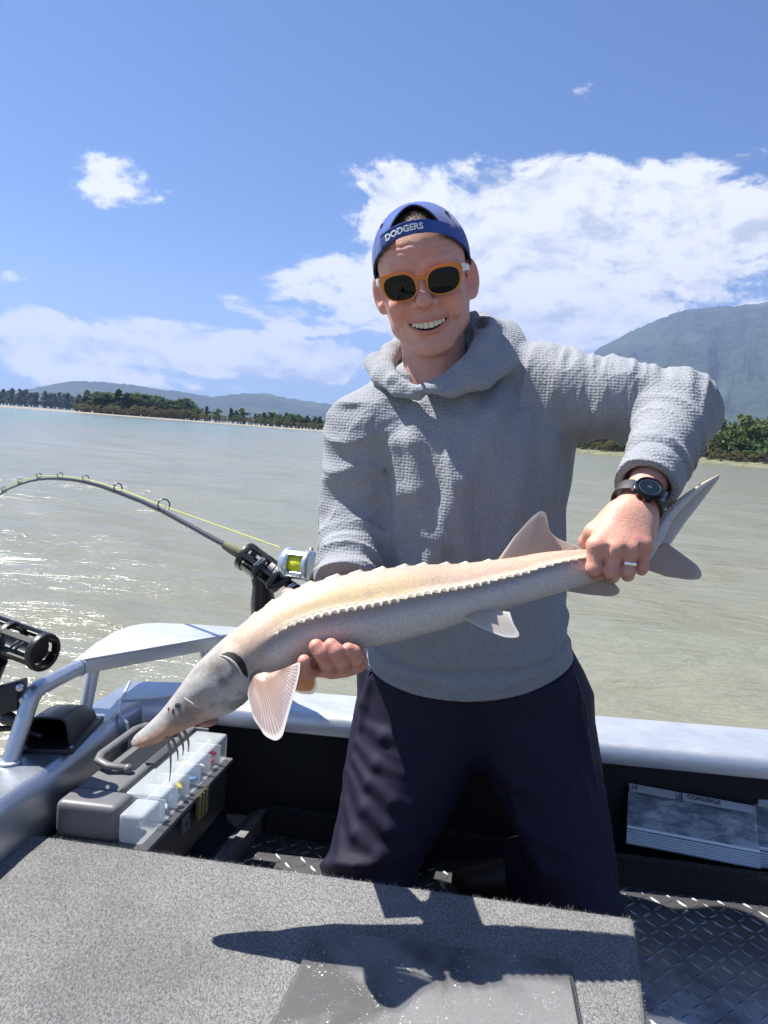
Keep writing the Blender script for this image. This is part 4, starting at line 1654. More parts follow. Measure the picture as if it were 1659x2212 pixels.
# gill cover, cheek and snout relief on both flanks
grow = np.zeros(len(P_))
gc = ((uu - 452) * .78 + (vv - 1458) * -.62) / 78, ((uu - 452) * .62 + (vv - 1458) * .78) / 62
rr_ = np.hypot(*gc)
slit = (uu - 500) * .55 + (vv - 1425) * .30
grow += .0045 * np.clip(1.15 - rr_, 0, .5) * 2 * (S_[None, :] * np.ones((NS, 1))).ravel()
grow += .0016 * (vnoise(P_, 55, 3, 3) - .5) * np.clip((560 - uu) / 60, 0, 1) * 2
side = np.repeat(nv, NT_, 0)
P_ = P_ + side * grow[:, None]
el = FE.ravel()
xr = np.repeat(xs_, NT_)
le = np.repeat(lat_e, NT_)
wn = vnoise(P_, 60, 9, 3)
tan_c = np.array([.47, .345, .255])
yel = np.array([.54, .41, .20])
pinkt = np.array([.52, .365, .28])
grey = np.array([.32, .31, .29])
belly = np.array([.54, .52, .51])
violet = np.array([.25, .24, .275])
cream = np.array([.72, .66, .50])


def sst(x, a, b_):
    q = np.clip((x - a) / (b_ - a), 0, 1)
    return q * q * (3 - 2 * q)


def lerp(a, b_, t):
    return a * (1 - t[:, None]) + b_ * t[:, None]


c = np.tile(tan_c, (len(P_), 1))
c = lerp(c, yel, .8 * sst(xr, 560, 660) * (1 - sst(xr, 840, 960)) * sst(1 - np.abs((el - le - .30) / .34), 0, .7) * (.55 + .7 * wn))
c = lerp(c, pinkt, .6 * sst(xr, 900, 1050))
c = lerp(c, grey * 1.15, sst(el, .80, 1.0) * (1 - sst(xr, 700, 1000)) * .65)
below = 1 - sst(el - le, -.16, -.02)
under = lerp(np.tile(violet, (len(P_), 1)), belly, sst(le - el, .04, .55))
c = lerp(c, under, below * sst(xr, 545, 590))
c = lerp(c, cream, np.exp(-((el - le - .05) / .065) ** 2) * sst(xr, 560, 640) * .75)
head_c = lerp(np.tile(grey * 1.12, (len(P_), 1)), belly * .92, sst(-el, -.1, .85))
mott = sst(vnoise(P_, 30, 21, 4), .46, .66)
head_c = lerp(head_c, np.array([.07, .07, .066]), .9 * mott * np.exp(-((uu - 470) / 55) ** 2 - ((vv - 1470) / 28) ** 2))
head_c = lerp(head_c, np.array([.45, .30, .22]), .55 * np.exp(-((uu - 462) / 24) ** 2 - ((vv - 1437) / 16) ** 2))
head_c = lerp(head_c, np.array([.52, .30, .185]), (1 - sst(xr, 390, 480)) * sst(-el, -.40, .20))
head_c = lerp(head_c, grey * .50, .70 * mott)
c = lerp(c, head_c, 1 - sst(xr + 40 * (el - .2), 505, 560))
faces = []
for i in range(NS - 1):
    for j in range(NT_):
        k = (j + 1) % NT_
        faces.append((i * NT_ + j, i * NT_ + k, (i + 1) * NT_ + k, (i + 1) * NT_ + j))
faces += [tuple(range(NT_))[::-1], tuple((NS - 1) * NT_ + j for j in range(NT_))]

m = bpy.data.materials.new('sturgeon_skin')
m.use_nodes = True
t = NT(m.node_tree)
co = t.obj()
cc_ = t.attr()
g1 = t.noise(co, 300, 4, .7)
g2 = t.noise(co, 900, 2, .6)
g3 = t.noise(co, 45, 5, .65)
cc_ = t.mix(t.math('MULTIPLY', t.maprange(g1, .35, .65), .45), cc_, t.mix(1.0, cc_, (.55, .52, .50), 'MULTIPLY'))
cc_ = t.mix(t.math('MULTIPLY', t.maprange(g3, .5, .75), .35), cc_, t.mix(1.0, cc_, (1.3, 1.26, 1.22), 'MULTIPLY'))
p = t.principled(Base_Color=cc_, Roughness=t.maprange(g3, .3, .7, .38, .58))
p.inputs['Specular IOR Level'].default_value = .45
p.inputs['Coat Weight'].default_value = .25
p.inputs['Coat Roughness'].default_value = .2
p.inputs['Subsurface Weight'].default_value = .08
p.inputs['Subsurface Scale'].default_value = .004
t.link(t.bump(t.math('ADD', t.math('MULTIPLY', g1, .6), t.math('MULTIPLY', g2, .4)), .45, .0012), p.inputs['Normal'])
t.out(p.outputs[0])
M['fish'] = m

fish = thing('sturgeon', cen[NS // 2], 'whiskered sturgeon with pale scutes held across the front of the grey hoodie', 'fish')
body_f = mesh_obj('body', P_, faces, M['fish'], fish, cols=np.clip(c, 0, 1), fix=False)
UU, VV, WW = proj(P_)
NEARI = np.where(near)[0]


def on_fish(x, y, lift=0.0):
    d = (UU[NEARI] - x) ** 2 + (VV[NEARI] - y) ** 2
    k = NEARI[np.argsort(d)[:6]]
    q = px(x, y, WW[k].mean())
    return q - unit(ray(x, y)) * lift, k[0]


def fish_normal(k):
    i, j = divmod(int(k), NT_)
    a = P_[min(i + 1, NS - 1) * NT_ + j] - P_[max(i - 1, 0) * NT_ + j]
    b_ = P_[i * NT_ + (j + 1) % NT_] - P_[i * NT_ + (j - 1) % NT_]
    n = unit(np.cross(a, b_))
    return n if n @ (P_[k] - cen[i]) > 0 else -n


scute_m = simple('scute_bone', (.62, .56, .44), .45, var=.3, vscale=150, col2=(.48, .41, .31), bump=.4, bscale=500, bdist=.0008)


def scute(center, along, up, nrm, L, W_, H):
    b = MB()
    p0 = center - along * L
    p1 = center + along * L * 1.05
    vs = [p0, center - along * L * .2 + up * W_, p1 + nrm * H * .6, center - along * L * .2 - up * W_, center + along * L * .55 + nrm * H, center - along * L * .7 + nrm * H * .5]
    vs = [q - nrm * .0006 if i < 4 and i != 2 else q for i, q in enumerate(vs)]
    b.add(vs, [(0, 1, 5), (1, 4, 5), (1, 2, 4), (2, 3, 4), (3, 5, 4), (3, 0, 5), (0, 3, 2, 1)])
    return b.build('scute', scute_m, body_f, smooth=True)


def side_scute(c0, along, up, nrm, L, W_, H):
    b = MB()
    vs = [c0 - along * L - nrm * .0004, c0 + up * W_ * .55 - nrm * .0004, c0 + along * L * 1.05 + up * W_ * .15 - nrm * .0004,
          c0 + along * L * .55 - up * W_ * .80 + nrm * H * .85, c0 + along * L * .15 - up * W_ * .30 - nrm * .0004, c0 + along * L * .2 + up * W_ * .05 + nrm * H * .8]
    b.add(vs, [(0, 1, 5), (1, 2, 5), (2, 3, 5), (3, 0, 5), (0, 3, 4), (3, 2, 4), (0, 4, 2, 1)])
    return b.build('scute', scute_m, body_f, smooth=True)


def ring_point(x):               # exact point of the lateral row at frame column x
    out = []
    i1 = int(np.clip(np.searchsorted(xs_, x), 1, NS - 1))
    for i in (i1 - 1, i1):
        e = FE[i, :NT_ // 2]
        f = np.interp(-lat_e[i], -e, np.arange(NT_ // 2))
        j = int(f)
        out.append(P_[i * NT_ + j] * (1 - (f - j)) + P_[i * NT_ + j + 1] * (f - j))
    s = (x - xs_[i1 - 1]) / (xs_[i1] - xs_[i1 - 1] + 1e-9)
    return out[0] * (1 - s) + out[1] * s


# lateral row on the near flank
for x in np.arange(600, 1262, 17.5):
    i = int(np.argmin(np.abs(xs_ - x)))
    j = int(np.argmin(np.abs(FE[i, :NT_ // 2] - lat_e[i])))
    k = i * NT_ + j
    q_ = ring_point(x)
    n = fish_normal(k)
    sc_ = np.interp(x, [600, 700, 900, 1262], [.55, .9, 1.0, .62])
    side_scute(q_, tang[i], unit(hv[i] - n * (hv[i] @ n)), n, .0096 * sc_, .0080 * sc_, .0062 * sc_)
# lateral row on the far flank
for x in np.arange(600, 1262, 16.2):
    i = int(np.argmin(np.abs(xs_ - x)))
    j = NT_ // 2 + int(np.argmin(np.abs(FE[i, NT_ // 2:] - lat_e[i])))
    n = fish_normal(i * NT_ + j)
    scute(P_[i * NT_ + j] + n * .0004, tang[i], unit(hv[i]), n, .0058, .004, .003)
# ridge of the back
for x in (545, 583, 622, 664, 714, 764, 815, 864, 909, 955, 1000, 1045):
    i = int(np.argmin(np.abs(sp6[0] - x)))
    n = unit(hv[i])
    s_ = unit(nv[i])
    big_s = np.interp(x, [545, 720, 860, 1045], [.8, 1.15, 1.0, .8])
    b = MB()
    c0 = P_[i * NT_] - n * .0030
    a_ = tang[i]
    L, W_, H = .0135 * big_s, .0165 * big_s, .0068 * big_s
    vs = [c0 - a_ * L, c0 - a_ * L * .1 + s_ * W_ - n * .006, c0 + a_ * L + n * .002, c0 - a_ * L * .1 - s_ * W_ - n * .006, c0 + a_ * L * .55 + n * H, c0 - a_ * L * .5 + n * H * .62]
    b.add(vs, [(0, 1, 5), (1, 4, 5), (1, 2, 4), (2, 3, 4), (3, 5, 4), (3, 0, 5), (0, 3, 2, 1)])
    b.build('scute', scute_m, body_f, bevel=.0008)

# ---- fins: a thin ribbed blade between a base line and an outer edge
fin_m = bpy.data.materials.new('fin_membrane')
fin_m.use_nodes = True
t = NT(fin_m.node_tree)
cc_ = t.attr()
p = t.principled(Base_Color=cc_, Roughness=.42)
p.inputs['Specular IOR Level'].default_value = .4
tl = t.n('ShaderNodeBsdfTranslucent')
t.put(tl.inputs[0], cc_)
mx = t.n('ShaderNodeMixShader')
mx.inputs[0].default_value = .38
t.link(p.outputs[0], mx.inputs[1])
t.link(tl.outputs[0], mx.inputs[2])
t.out(mx.outputs[0])


def smooth_poly(pts, n):
    pts = np.array(pts, float)
    s = np.concatenate([[0], np.cumsum(np.linalg.norm(np.diff(pts, axis=0), axis=1))])
    q = np.linspace(0, s[-1], n)
    out = np.stack([np.interp(q, s, pts[:, k]) for k in range(pts.shape[1])], 1)
    for _ in range(3):
        out[1:-1] = (out[:-2] + 2 * out[1:-1] + out[2:]) / 4
    return out


def fin(name, base, tip, nr, cb, ct, rim, thick=.0035, amp=.0011, belly_=0.0, label=None, m_=16, rays=True, con=1.0):
    B_ = smooth_poly(base, nr * 2 + 1)
    T_ = smooth_poly(tip, nr * 2 + 1)
    B_ = np.array([px(*q) for q in B_])
    T_ = np.array([px(*q) for q in T_])
    n = unit(np.cross(T_[nr] - B_[nr], B_[-1] - B_[0]))
    if n @ _f > 0:
        n = -n
    V, Cc_ = [], []
    na = nr * 2 + 1
    for s in (1, -1):
        for j in range(m_):
            q = j / (m_ - 1)
            for i in range(na):
                edge = min(1, min(i, na - 1 - i) / 2)
                rib = (1 if i % 2 else -1) * amp * sst(np.array([q]), .04, .3)[0] * (1 - .6 * q) if rays else 0
                th_ = thick * (1 - .82 * q) * (.35 + .65 * edge)
                pt = B_[i] * (1 - q) + T_[i] * q + n * (s * th_ * .5 + rib * .5 * (1 if s > 0 else 1) + belly_ * math.sin(q * math.pi) * math.sin(i / (na - 1) * math.pi))
                V.append(pt)
                cc0 = np.array(cb) * (1 - q) + np.array(ct) * q
                if rays:
                    cc0 = cc0 * (1 + .22 * con if i % 2 else 1 - .38 * con)
                if q > .93 or i in (0, na - 1):
                    cc0 = np.array(rim)
                Cc_.append(cc0)
    Fc = []
    o2 = m_ * na
    for j in range(m_ - 1):
        for i in range(na - 1):
            a = j * na + i
            Fc.append((a, a + 1, a + na + 1, a + na))
            Fc.append((o2 + a + na, o2 + a + na + 1, o2 + a + 1, o2 + a))
    loop = [i for i in range(na)] + [j * na + na - 1 for j in range(1, m_)] + [(m_ - 1) * na + i for i in range(na - 2, -1, -1)] + [j * na for j in range(m_ - 2, 0, -1)]
    for a, b_ in zip(loop, loop[1:] + loop[:1]):
        Fc.append((b_, a, o2 + a, o2 + b_))
    o = mesh_obj(name, V, Fc, fin_m, fish, cols=np.clip(np.array(Cc_), 0, 1), smooth=True, fix=True)
    if label:
        o['label'] = label
    return o


white = (.72, .68, .64)
fin('pectoral_fin', [(541, 1440, 1.008), (560, 1452, .998), (585, 1455, .992), (604, 1449, .992)],
    [(535, 1500, .985), (546, 1550, .962), (572, 1590, .928), (596, 1602, .920), (610, 1592, .922), (622, 1548, .938), (638, 1492, .962), (647, 1455, .972), (649, 1429, .980)], 34, (.52, .36, .28), (.50, .42, .42), white, belly_=.006, amp=.0012, m_=22)
fin('pectoral_fin', [(600, 1440, 1.10), (640, 1440, 1.105), (668, 1428, 1.11)],
    [(628, 1490, 1.185), (652, 1499, 1.195), (676, 1500, 1.195), (684, 1488, 1.19), (684, 1455, 1.17), (686, 1427, 1.145)], 22, (.50, .30, .17), (.52, .33, .20), white, belly_=-.004)
fin('dorsal_fin', [(1076, 1209, 1.078), (1130, 1200, 1.080), (1190, 1192, 1.083), (1243, 1187, 1.086)],
    [(1112, 1158, 1.082), (1148, 1118, 1.085), (1168, 1102, 1.086), (1180, 1108, 1.087), (1186, 1146, 1.088), (1205, 1164, 1.088), (1250, 1181, 1.088)], 26, (.56, .44, .37), (.62, .52, .46), (.74, .68, .62), amp=.0003, thick=.005, con=.3)
fin('pelvic_fin', [(1003, 1336, 1.036), (1030, 1325, 1.037), (1058, 1318, 1.040)],
    [(1040, 1357, 1.026), (1090, 1377, 1.018), (1120, 1378, 1.014), (1124, 1372, 1.014), (1108, 1345, 1.020), (1101, 1322, 1.026)], 16, (.52, .44, .38), (.70, .66, .62), (.80, .77, .73), amp=.0004, con=.3)
fin('anal_fin', [(1205, 1274, 1.078), (1240, 1262, 1.082), (1275, 1252, 1.085), (1300, 1246, 1.088)],
    [(1265, 1284, 1.084), (1318, 1289, 1.088), (1336, 1284, 1.090), (1340, 1274, 1.091), (1325, 1258, 1.092)], 18, (.54, .45, .40), (.50, .42, .38), (.56, .50, .46), amp=.0005, con=.45)
fin('tail_fin', [(1392, 1150, 1.100), (1440, 1100, 1.106), (1500, 1056, 1.113), (1548, 1029, 1.118)],
    [(1430, 1196, 1.104), (1449, 1175, 1.106), (1478, 1132, 1.110), (1512, 1088, 1.114), (1555, 1031, 1.119)], 26, (.46, .42, .40), (.64, .60, .56), (.70, .67, .63), amp=.0002, con=.15, label='long upper tail lobe')
fin('tail_fin', [(1384, 1226, 1.096), (1402, 1205, 1.099), (1424, 1182, 1.102), (1440, 1172, 1.103)],
    [(1440, 1246, 1.104), (1490, 1253, 1.108), (1510, 1252, 1.110), (1518, 1243, 1.110), (1508, 1222, 1.110), (1482, 1203, 1.108), (1452, 1181, 1.105)], 20, (.52, .42, .38), (.48, .40, .38), (.56, .50, .46), amp=.0005, con=.45, label='short lower tail lobe')

# ---- shade of the gill slit, eye, nostrils, mouth, barbels
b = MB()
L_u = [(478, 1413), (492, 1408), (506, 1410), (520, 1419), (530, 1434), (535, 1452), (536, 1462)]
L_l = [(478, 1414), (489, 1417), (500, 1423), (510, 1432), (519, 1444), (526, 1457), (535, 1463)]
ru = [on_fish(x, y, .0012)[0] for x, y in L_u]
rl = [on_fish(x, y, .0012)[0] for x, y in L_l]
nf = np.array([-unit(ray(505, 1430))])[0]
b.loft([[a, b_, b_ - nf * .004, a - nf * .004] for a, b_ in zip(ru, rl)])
b.build('gill_slit_shade', simple('gill_dark', (.006, .005, .005), .7), fish)  # raised black strip, shade inside the slit given as colour
b = MB()
rim_p = [on_fish(x - 2, y + 2, .0010)[0] for x, y in L_l]
b.tube(rim_p, [.0008, .0014, .0018, .0018, .0016, .0014, .0008], 8)
b.build('gill_cover_edge', simple('gill_edge', (.42, .40, .37), .45), fish)
e0, k0 = on_fish(384, 1524, .0008)
b = MB()
b.ball(e0, .0027)
eye = b.build('eye', simple('fish_eye', (.05, .048, .045), .15), fish)
b = MB()
b.torus(e0 + nf * .001, nf, .0034, .0009, 18, 6)
b.build('eyelid', simple('eyelid', (.25, .23, .21), .5), eye)
for x, y, rx_, rz_ in ((364, 1531, .0014, .0022), (373.5, 1537, .0015, .0042)):
    q, _ = on_fish(x, y, .0002)
    b = MB()
    b.ball(q, (rx_, .0022, rz_))
    b.build('nostril', simple('nostril', (.13, .045, .038), .5), fish)
b = MB()
qs = [on_fish(x, y, .0004)[0] for x, y in ((398, 1508), (415, 1519), (433, 1530))]
b.tube(qs, [.0010, .0016, .0008], 8)
b.build('cheek_ridge', simple('cheek_ridge', (.50, .46, .42), .5), fish)
b = MB()
b.ball(px(452, 1555, 1.030), (.0125, .020, .0065)).ball(px(441, 1559, 1.028), (.0085, .016, .0055))
tag(b.build('mouth', simple('fish_lips', (.42, .20, .17), .45), fish))
bar_m = simple('barbel', (.20, .175, .155), .5)
for b0, b1, b2, b3, d in (((358, 1590), (368, 1612), (372, 1640), (366, 1688), 1.005), ((369, 1590), (379, 1606), (386, 1622), (384, 1643), 1.018), ((384, 1583), (394, 1598), (399, 1614), (394, 1632), 1.028), ((397, 1578), (406, 1592), (410, 1606), (406, 1625), 1.040)):
    b = MB()
    P0, P1, P2, P3 = (px(*q, d) for q in (b0, b1, b2, b3))
    pts = [(1 - s) ** 3 * P0 + 3 * s * (1 - s) ** 2 * P1 + 3 * s * s * (1 - s) * P2 + s ** 3 * P3 for s in np.linspace(0, 1, 12)]
    b.tube(pts, np.linspace(.0026, .0006, 12), 8)
    b.build('barbel', bar_m, fish)
# ================================================================ THE MAN
person = thing('person', pz(1010, 2020, FLOOR_Z), 'smiling person in grey hoodie and navy trousers kneeling and holding up the fish', 'person')

# ---- head frame: x to the viewer's right, y away from the viewer, z up the face
H0 = px(909, 595, 1.262)
ha = math.radians(8.8)
Yh = unit(ray(909, 600))
Zh = math.cos(ha) * CU - math.sin(ha) * CR
Zh = unit(Zh - Yh * (Zh @ Yh))
Xh = np.cross(Yh, Zh)
yaw = math.radians(-3)
Xh, Yh = unit(Xh * math.cos(yaw) + Yh * math.sin(yaw)), unit(Yh * math.cos(yaw) - Xh * math.sin(yaw))
HM = np.stack([Xh, Yh, Zh])     # rows


def h2w(p):
    return H0 + np.asarray(p, float) @ HM


def w2h(p):
    return (np.asarray(p, float) - H0) @ HM.T


neck_w = px(948, 868, 1.395)
neck_l = w2h(neck_w)
MW = .0365                        # half width of the smile


def zU(x):
    return -.0742 - .0022 * (1 - (x / MW) ** 2)


def zL(x):
    return -.0722 - .0178 * (1 - np.abs(x / MW) ** 2.2)


def head_sdf(P):
    x, y, z = P[:, 0], P[:, 1], P[:, 2]
    A = np.stack([np.abs(x), y, z], 1)           # mirrored half
    d = ell(P, (0, .100, .024), (.0755, .098, .084))
    d = smin(d, ell(P, (0, .060, .026), (.066, .054, .058)), .03)
    d = smin(d, ell(P, (0, .068, -.048), (.0655, .064, .072)), .03)
    d = smin(d, chain(A, [(.0580, .094, -.046), (.0500, .076, -.084), (.025, .029, -.1165)], [.0160, .0160, .0150], .01), .024)
    d = smin(d, ell(P, (0, .0200, -.1195), (.0245, .0205, .0185)), .016)
    d = smin(d, ell(A, (.0435, .025, -.043), (.021, .020, .017)), .016)
    d = smin(d, rcone(A, (.012, .0105, .011), (.040, .019, .015), .0115, .010), .016)
    d = smin(d, ell(P, (0, .022, -.079), (.034, .024, .029)), .018)
    # eye sockets
    d = ssub(d, ell(A, (.033, .002, -.012), (.019, .012, .012)), .014)
    # nose
    d = smin(d, rcone(P, (0, .0055, .006), (0, -.0145, -.035), .0080, .0105), .012)
    d = smin(d, ell(P, (0, -.0175, -.0405), (.0132, .0120, .0112)), .007)
    d = smin(d, ell(A, (.0165, -.001, -.0440), (.0084, .0105, .0082)), .006)
    d = ssub(d, ell(A, (.0075, -.0115, -.0515), (.0045, .0060, .0040)), .004)
    # smile creases and the cheeks pushed up outside them
    d = ssub(d, chain(A, [(.0195, .0000, -.041), (.0320, .0045, -.056), (.0425, .0130, -.074), (.0445, .021, -.090)], [.0030, .0042, .0042, .0026], .003), .0070)
    d = smin(d, ell(A, (.0490, .0275, -.058), (.014, .016, .020)), .010)
    d = ssub(d, chain(A, [(.0555, .032, -.040), (.0590, .042, -.072), (.0530, .044, -.100)], [.0016, .0034, .0016], .003), .009)
    # lines across the forehead
    for zf in (.030, .040, .050):
        d = ssub(d, np.sqrt((z - zf - 1.2 * x * x + .0015 * np.sin(x * 220 + zf * 900)) ** 2 + (d - .0002) ** 2) - .0005 * (np.abs(x) < .04), .004)
    # lips and open mouth
    yl = -.0030 + 13.5 * x ** 2
    lip_u = np.sqrt((y - yl - .0022) ** 2 + (z - zU(x) - .0032) ** 2 + (np.clip(np.abs(x) - MW, 0, 1)) ** 2) - .0042 * (1 - .45 * (x / MW) ** 2).clip(.3, 1)
    lip_l = np.sqrt((y - yl - .0026) ** 2 + (z - zL(x) + .0042) ** 2 + (np.clip(np.abs(x) - MW, 0, 1)) ** 2) - .0052 * (1 - .6 * (x / MW) ** 2).clip(.3, 1)
    d = smin(d, lip_u, .006)
    d = smin(d, lip_l, .006)
    op = np.maximum(np.maximum(z - zU(x), zL(x) - z), np.abs(x) - MW * .97)
    op = np.maximum(op, y - .020)
    d = ssub(d, op, .0022)
    d = ssub(d, ell(P, (0, -.0045, -.1015), (.016, .004, .0035)), .010)
    # ears
    ex = np.array([[.72, -.69, 0], [.69, .72, 0], [0, 0, 1.0]])
    e = ell(A, (.0835, .098, -.018), (.0055, .0185, .033), ex)
    e = smin(e, ell(A, (.0800, .094, -.043), (.006, .010, .012), ex), .008)
    e = ssub(e, ell(A, (.0880, .0920, -.020), (.0070, .0105, .016), ex), .004)
    e = ssub(e, ell(A, (.0905, .0960, -.006), (.0040, .0130, .020), ex), .004)
    e = smin(e, rcone(A, (.0865, .098, .006), (.0850, .103, -.022), .0030, .0026), .003)
    d = smin(d, e, .006)
    # neck
    d = smin(d, rcone(P, (0, .104, -.060), tuple(neck_l), .0530, .062), .007)
    d = smin(d, chain(A, [(.050, .108, -.06), (.022, .066, -.19)], [.012, .011], .01), .016)
    return d


hv_, hf_ = surface(head_sdf, (-.112, -.034, -.255), (.112, .210, .118), .0017)
hv_ = relax(hv_, hf_, 1, .4)
X, Y, Z = hv_.T


def gs(cx, cy, cz, r):
    return np.exp(-((np.abs(X) - cx) ** 2 + (Y - cy) ** 2 + (Z - cz) ** 2) / r ** 2)


skin = np.tile(np.array([.60, .335, .26]), (len(hv_), 1))
red = np.array([.66, .245, .195])
skin = lerp(skin, red, np.clip(.55 * gs(0, -.015, -.038, .018) + .45 * gs(.045, .02, -.045, .024) + .75 * gs(.092, .10, -.01, .032) + .25 * gs(0, .01, .03, .03), 0, 1))
stub = np.array([.50, .305, .25])
inj = sst(-Z, .062, .085) * (1 - sst(Y, .08, .11)) * (1 - sst(-Z, .135, .15))
skin = lerp(skin, stub, .50 * inj)
yl_ = -.0030 + 13.5 * X ** 2
onlip = (np.exp(-((Z - zU(X) - .0028) / .0036) ** 2) + np.exp(-((Z - zL(X) + .0042) / .0048) ** 2)) * (np.abs(X) < MW * 1.02) * (np.abs(Y - yl_) < .012)
skin = lerp(skin, np.array([.44, .155, .125]), np.clip(onlip, 0, 1) * .85)
inside = ((Z < zU(X) + .0005) & (Z > zL(X) - .0005) & (np.abs(X) < MW * 1.0) & (Y > yl_ + .0035) & (Y < .05)).astype(float)
skin = lerp(skin, np.array([.045, .012, .010]), inside)
skin = lerp(skin, np.array([.05, .03, .02]), sst(Z - (.070 - .62 * Y), 0, .004) * (Y < .13))

m = bpy.data.materials.new('skin')
m.use_nodes = True
t = NT(m.node_tree)
co = t.obj()
cc_ = t.attr()
n1 = t.noise(co, 60, 5, .65)
n2 = t.noise(co, 420, 4, .65)
n3 = t.noise(co, 24, 4, .6)
cc_ = t.mix(t.math('MULTIPLY', t.maprange(n3, .45, .7), .35), cc_, (.60, .22, .17))
cc_ = t.mix(t.math('MULTIPLY', t.maprange(n1, .35, .7), .38), cc_, (.56, .19, .14))
cc_ = t.mix(t.math('MULTIPLY', t.maprange(n2, .55, .75), .20), cc_, (.28, .14, .095))
p = t.principled(Base_Color=cc_, Roughness=t.maprange(n1, .3, .7, .40, .55))
p.inputs['Specular IOR Level'].default_value = .5
p.inputs['Subsurface Weight'].default_value = .14
p.inputs['Subsurface Radius'].default_value = (1, .36, .2)
p.inputs['Subsurface Scale'].default_value = .006
t.link(t.bump(t.math('ADD', n2, t.math('MULTIPLY', n1, .5)), .50, .0020), p.inputs['Normal'])
t.out(p.outputs[0])
M['skin'] = m

bodyV, bodyF, bodyC = [h2w(hv_)], [hf_], [skin]


def add_body(vs, fs, col):
    o = sum(len(q) for q in bodyV)
    bodyV.append(vs)
    bodyF.append(fs + o)
    bodyC.append(col)


# ---- his left hand (right in the picture) closed over the tail stalk
def hand_left():
    wr = px(1392, 1058, 1.108)
    el_w = px(1455, 935, 1.20)
    mcp = [px(1288, 1178, 1.042), px(1326, 1186, 1.036), px(1361, 1186, 1.040), px(1390, 1177, 1.048)]
    pip = [px(1283, 1226, 1.042), px(1321, 1233, 1.038), px(1355, 1232, 1.041), px(1386, 1221, 1.050)]
    dip = [px(1286, 1240, 1.074), px(1323, 1245, 1.072), px(1356, 1242, 1.074), px(1386, 1230, 1.078)]
    tip = [px(1288, 1228, 1.102), px(1324, 1232, 1.104), px(1355, 1226, 1.108), px(1384, 1214, 1.108)]
    rr = [(.0118, .0108, .0095, .0082), (.0120, .0110, .0096, .0084), (.0113, .0104, .0090, .0080), (.0100, .0092, .0082, .0074)]
    th_ = [px(1330, 1110, 1.085), px(1283, 1150, 1.075), px(1268, 1170, 1.098), px(1290, 1196, 1.118)]

    def f(P):
        d = rcone(P, el_w, wr, .036, .0265)
        for i in range(4):
            base = wr + (mcp[i] - wr) * .18 + CR * (i - 1.5) * .004
            d = smin(d, rcone(P, base, mcp[i], .0165, .0135), .017)
        d = smin(d, ell(P, (wr + mcp[1] + mcp[2]) / 3 + _f * .012, (.034, .020, .040)), .02)
        # knuckles, tendons
        for i in range(4):
            d = smin(d, ell(P, mcp[i] - _f * .0050, (.0092, .0085, .0092)), .006)
            d = smin(d, rcone(P, wr + (mcp[i] - wr) * .35 - _f * .0125, mcp[i] - _f * .0085, .0026, .0034), .0055)
        fd = None
        for i in range(4):
            e = chain(P, [mcp[i], pip[i], dip[i], tip[i]], rr[i], .003)
            e = smin(e, ell(P, pip[i] - _f * .001 - CU * .001, (.0108, .0100, .0100)), .004)
            fd = e if fd is None else smin(fd, e, .0024)
        d = smin(d, fd, .0055)
        d = smin(d, chain(P, th_, [.0165, .0135, .0115, .0098], .005), .009)
        # valleys between the knuckles
        for i in range(3):
            d = ssub(d, rcone(P, (mcp[i] + mcp[i + 1]) / 2 - _f * .0135, (pip[i] + pip[i + 1]) / 2 - _f * .013, .0016, .0020), .006)
        return d
    pts = np.array(mcp + pip + dip + tip + [wr, el_w] + th_)
    vs, fs = surface(f, pts.min(0) - .042, pts.max(0) + .042, .0016)
    vs = relax(vs, fs, 1, .4)
    col = np.tile(np.array([.60, .335, .245]), (len(vs), 1))
    for q in mcp + pip:
        col = lerp(col, np.array([.56, .225, .165]), .55 * np.exp(-((vs - q) ** 2).sum(1) / .016 ** 2))
    for i in range(4):
        col = lerp(col, np.array([.50, .22, .16]), .35 * np.exp(-((vs - (pip[i] + dip[i]) / 2) ** 2).sum(1) / .018 ** 2))
    add_body(vs, fs, col)
    return wr, mcp, pip


wrL, mcpL, pipL = hand_left()


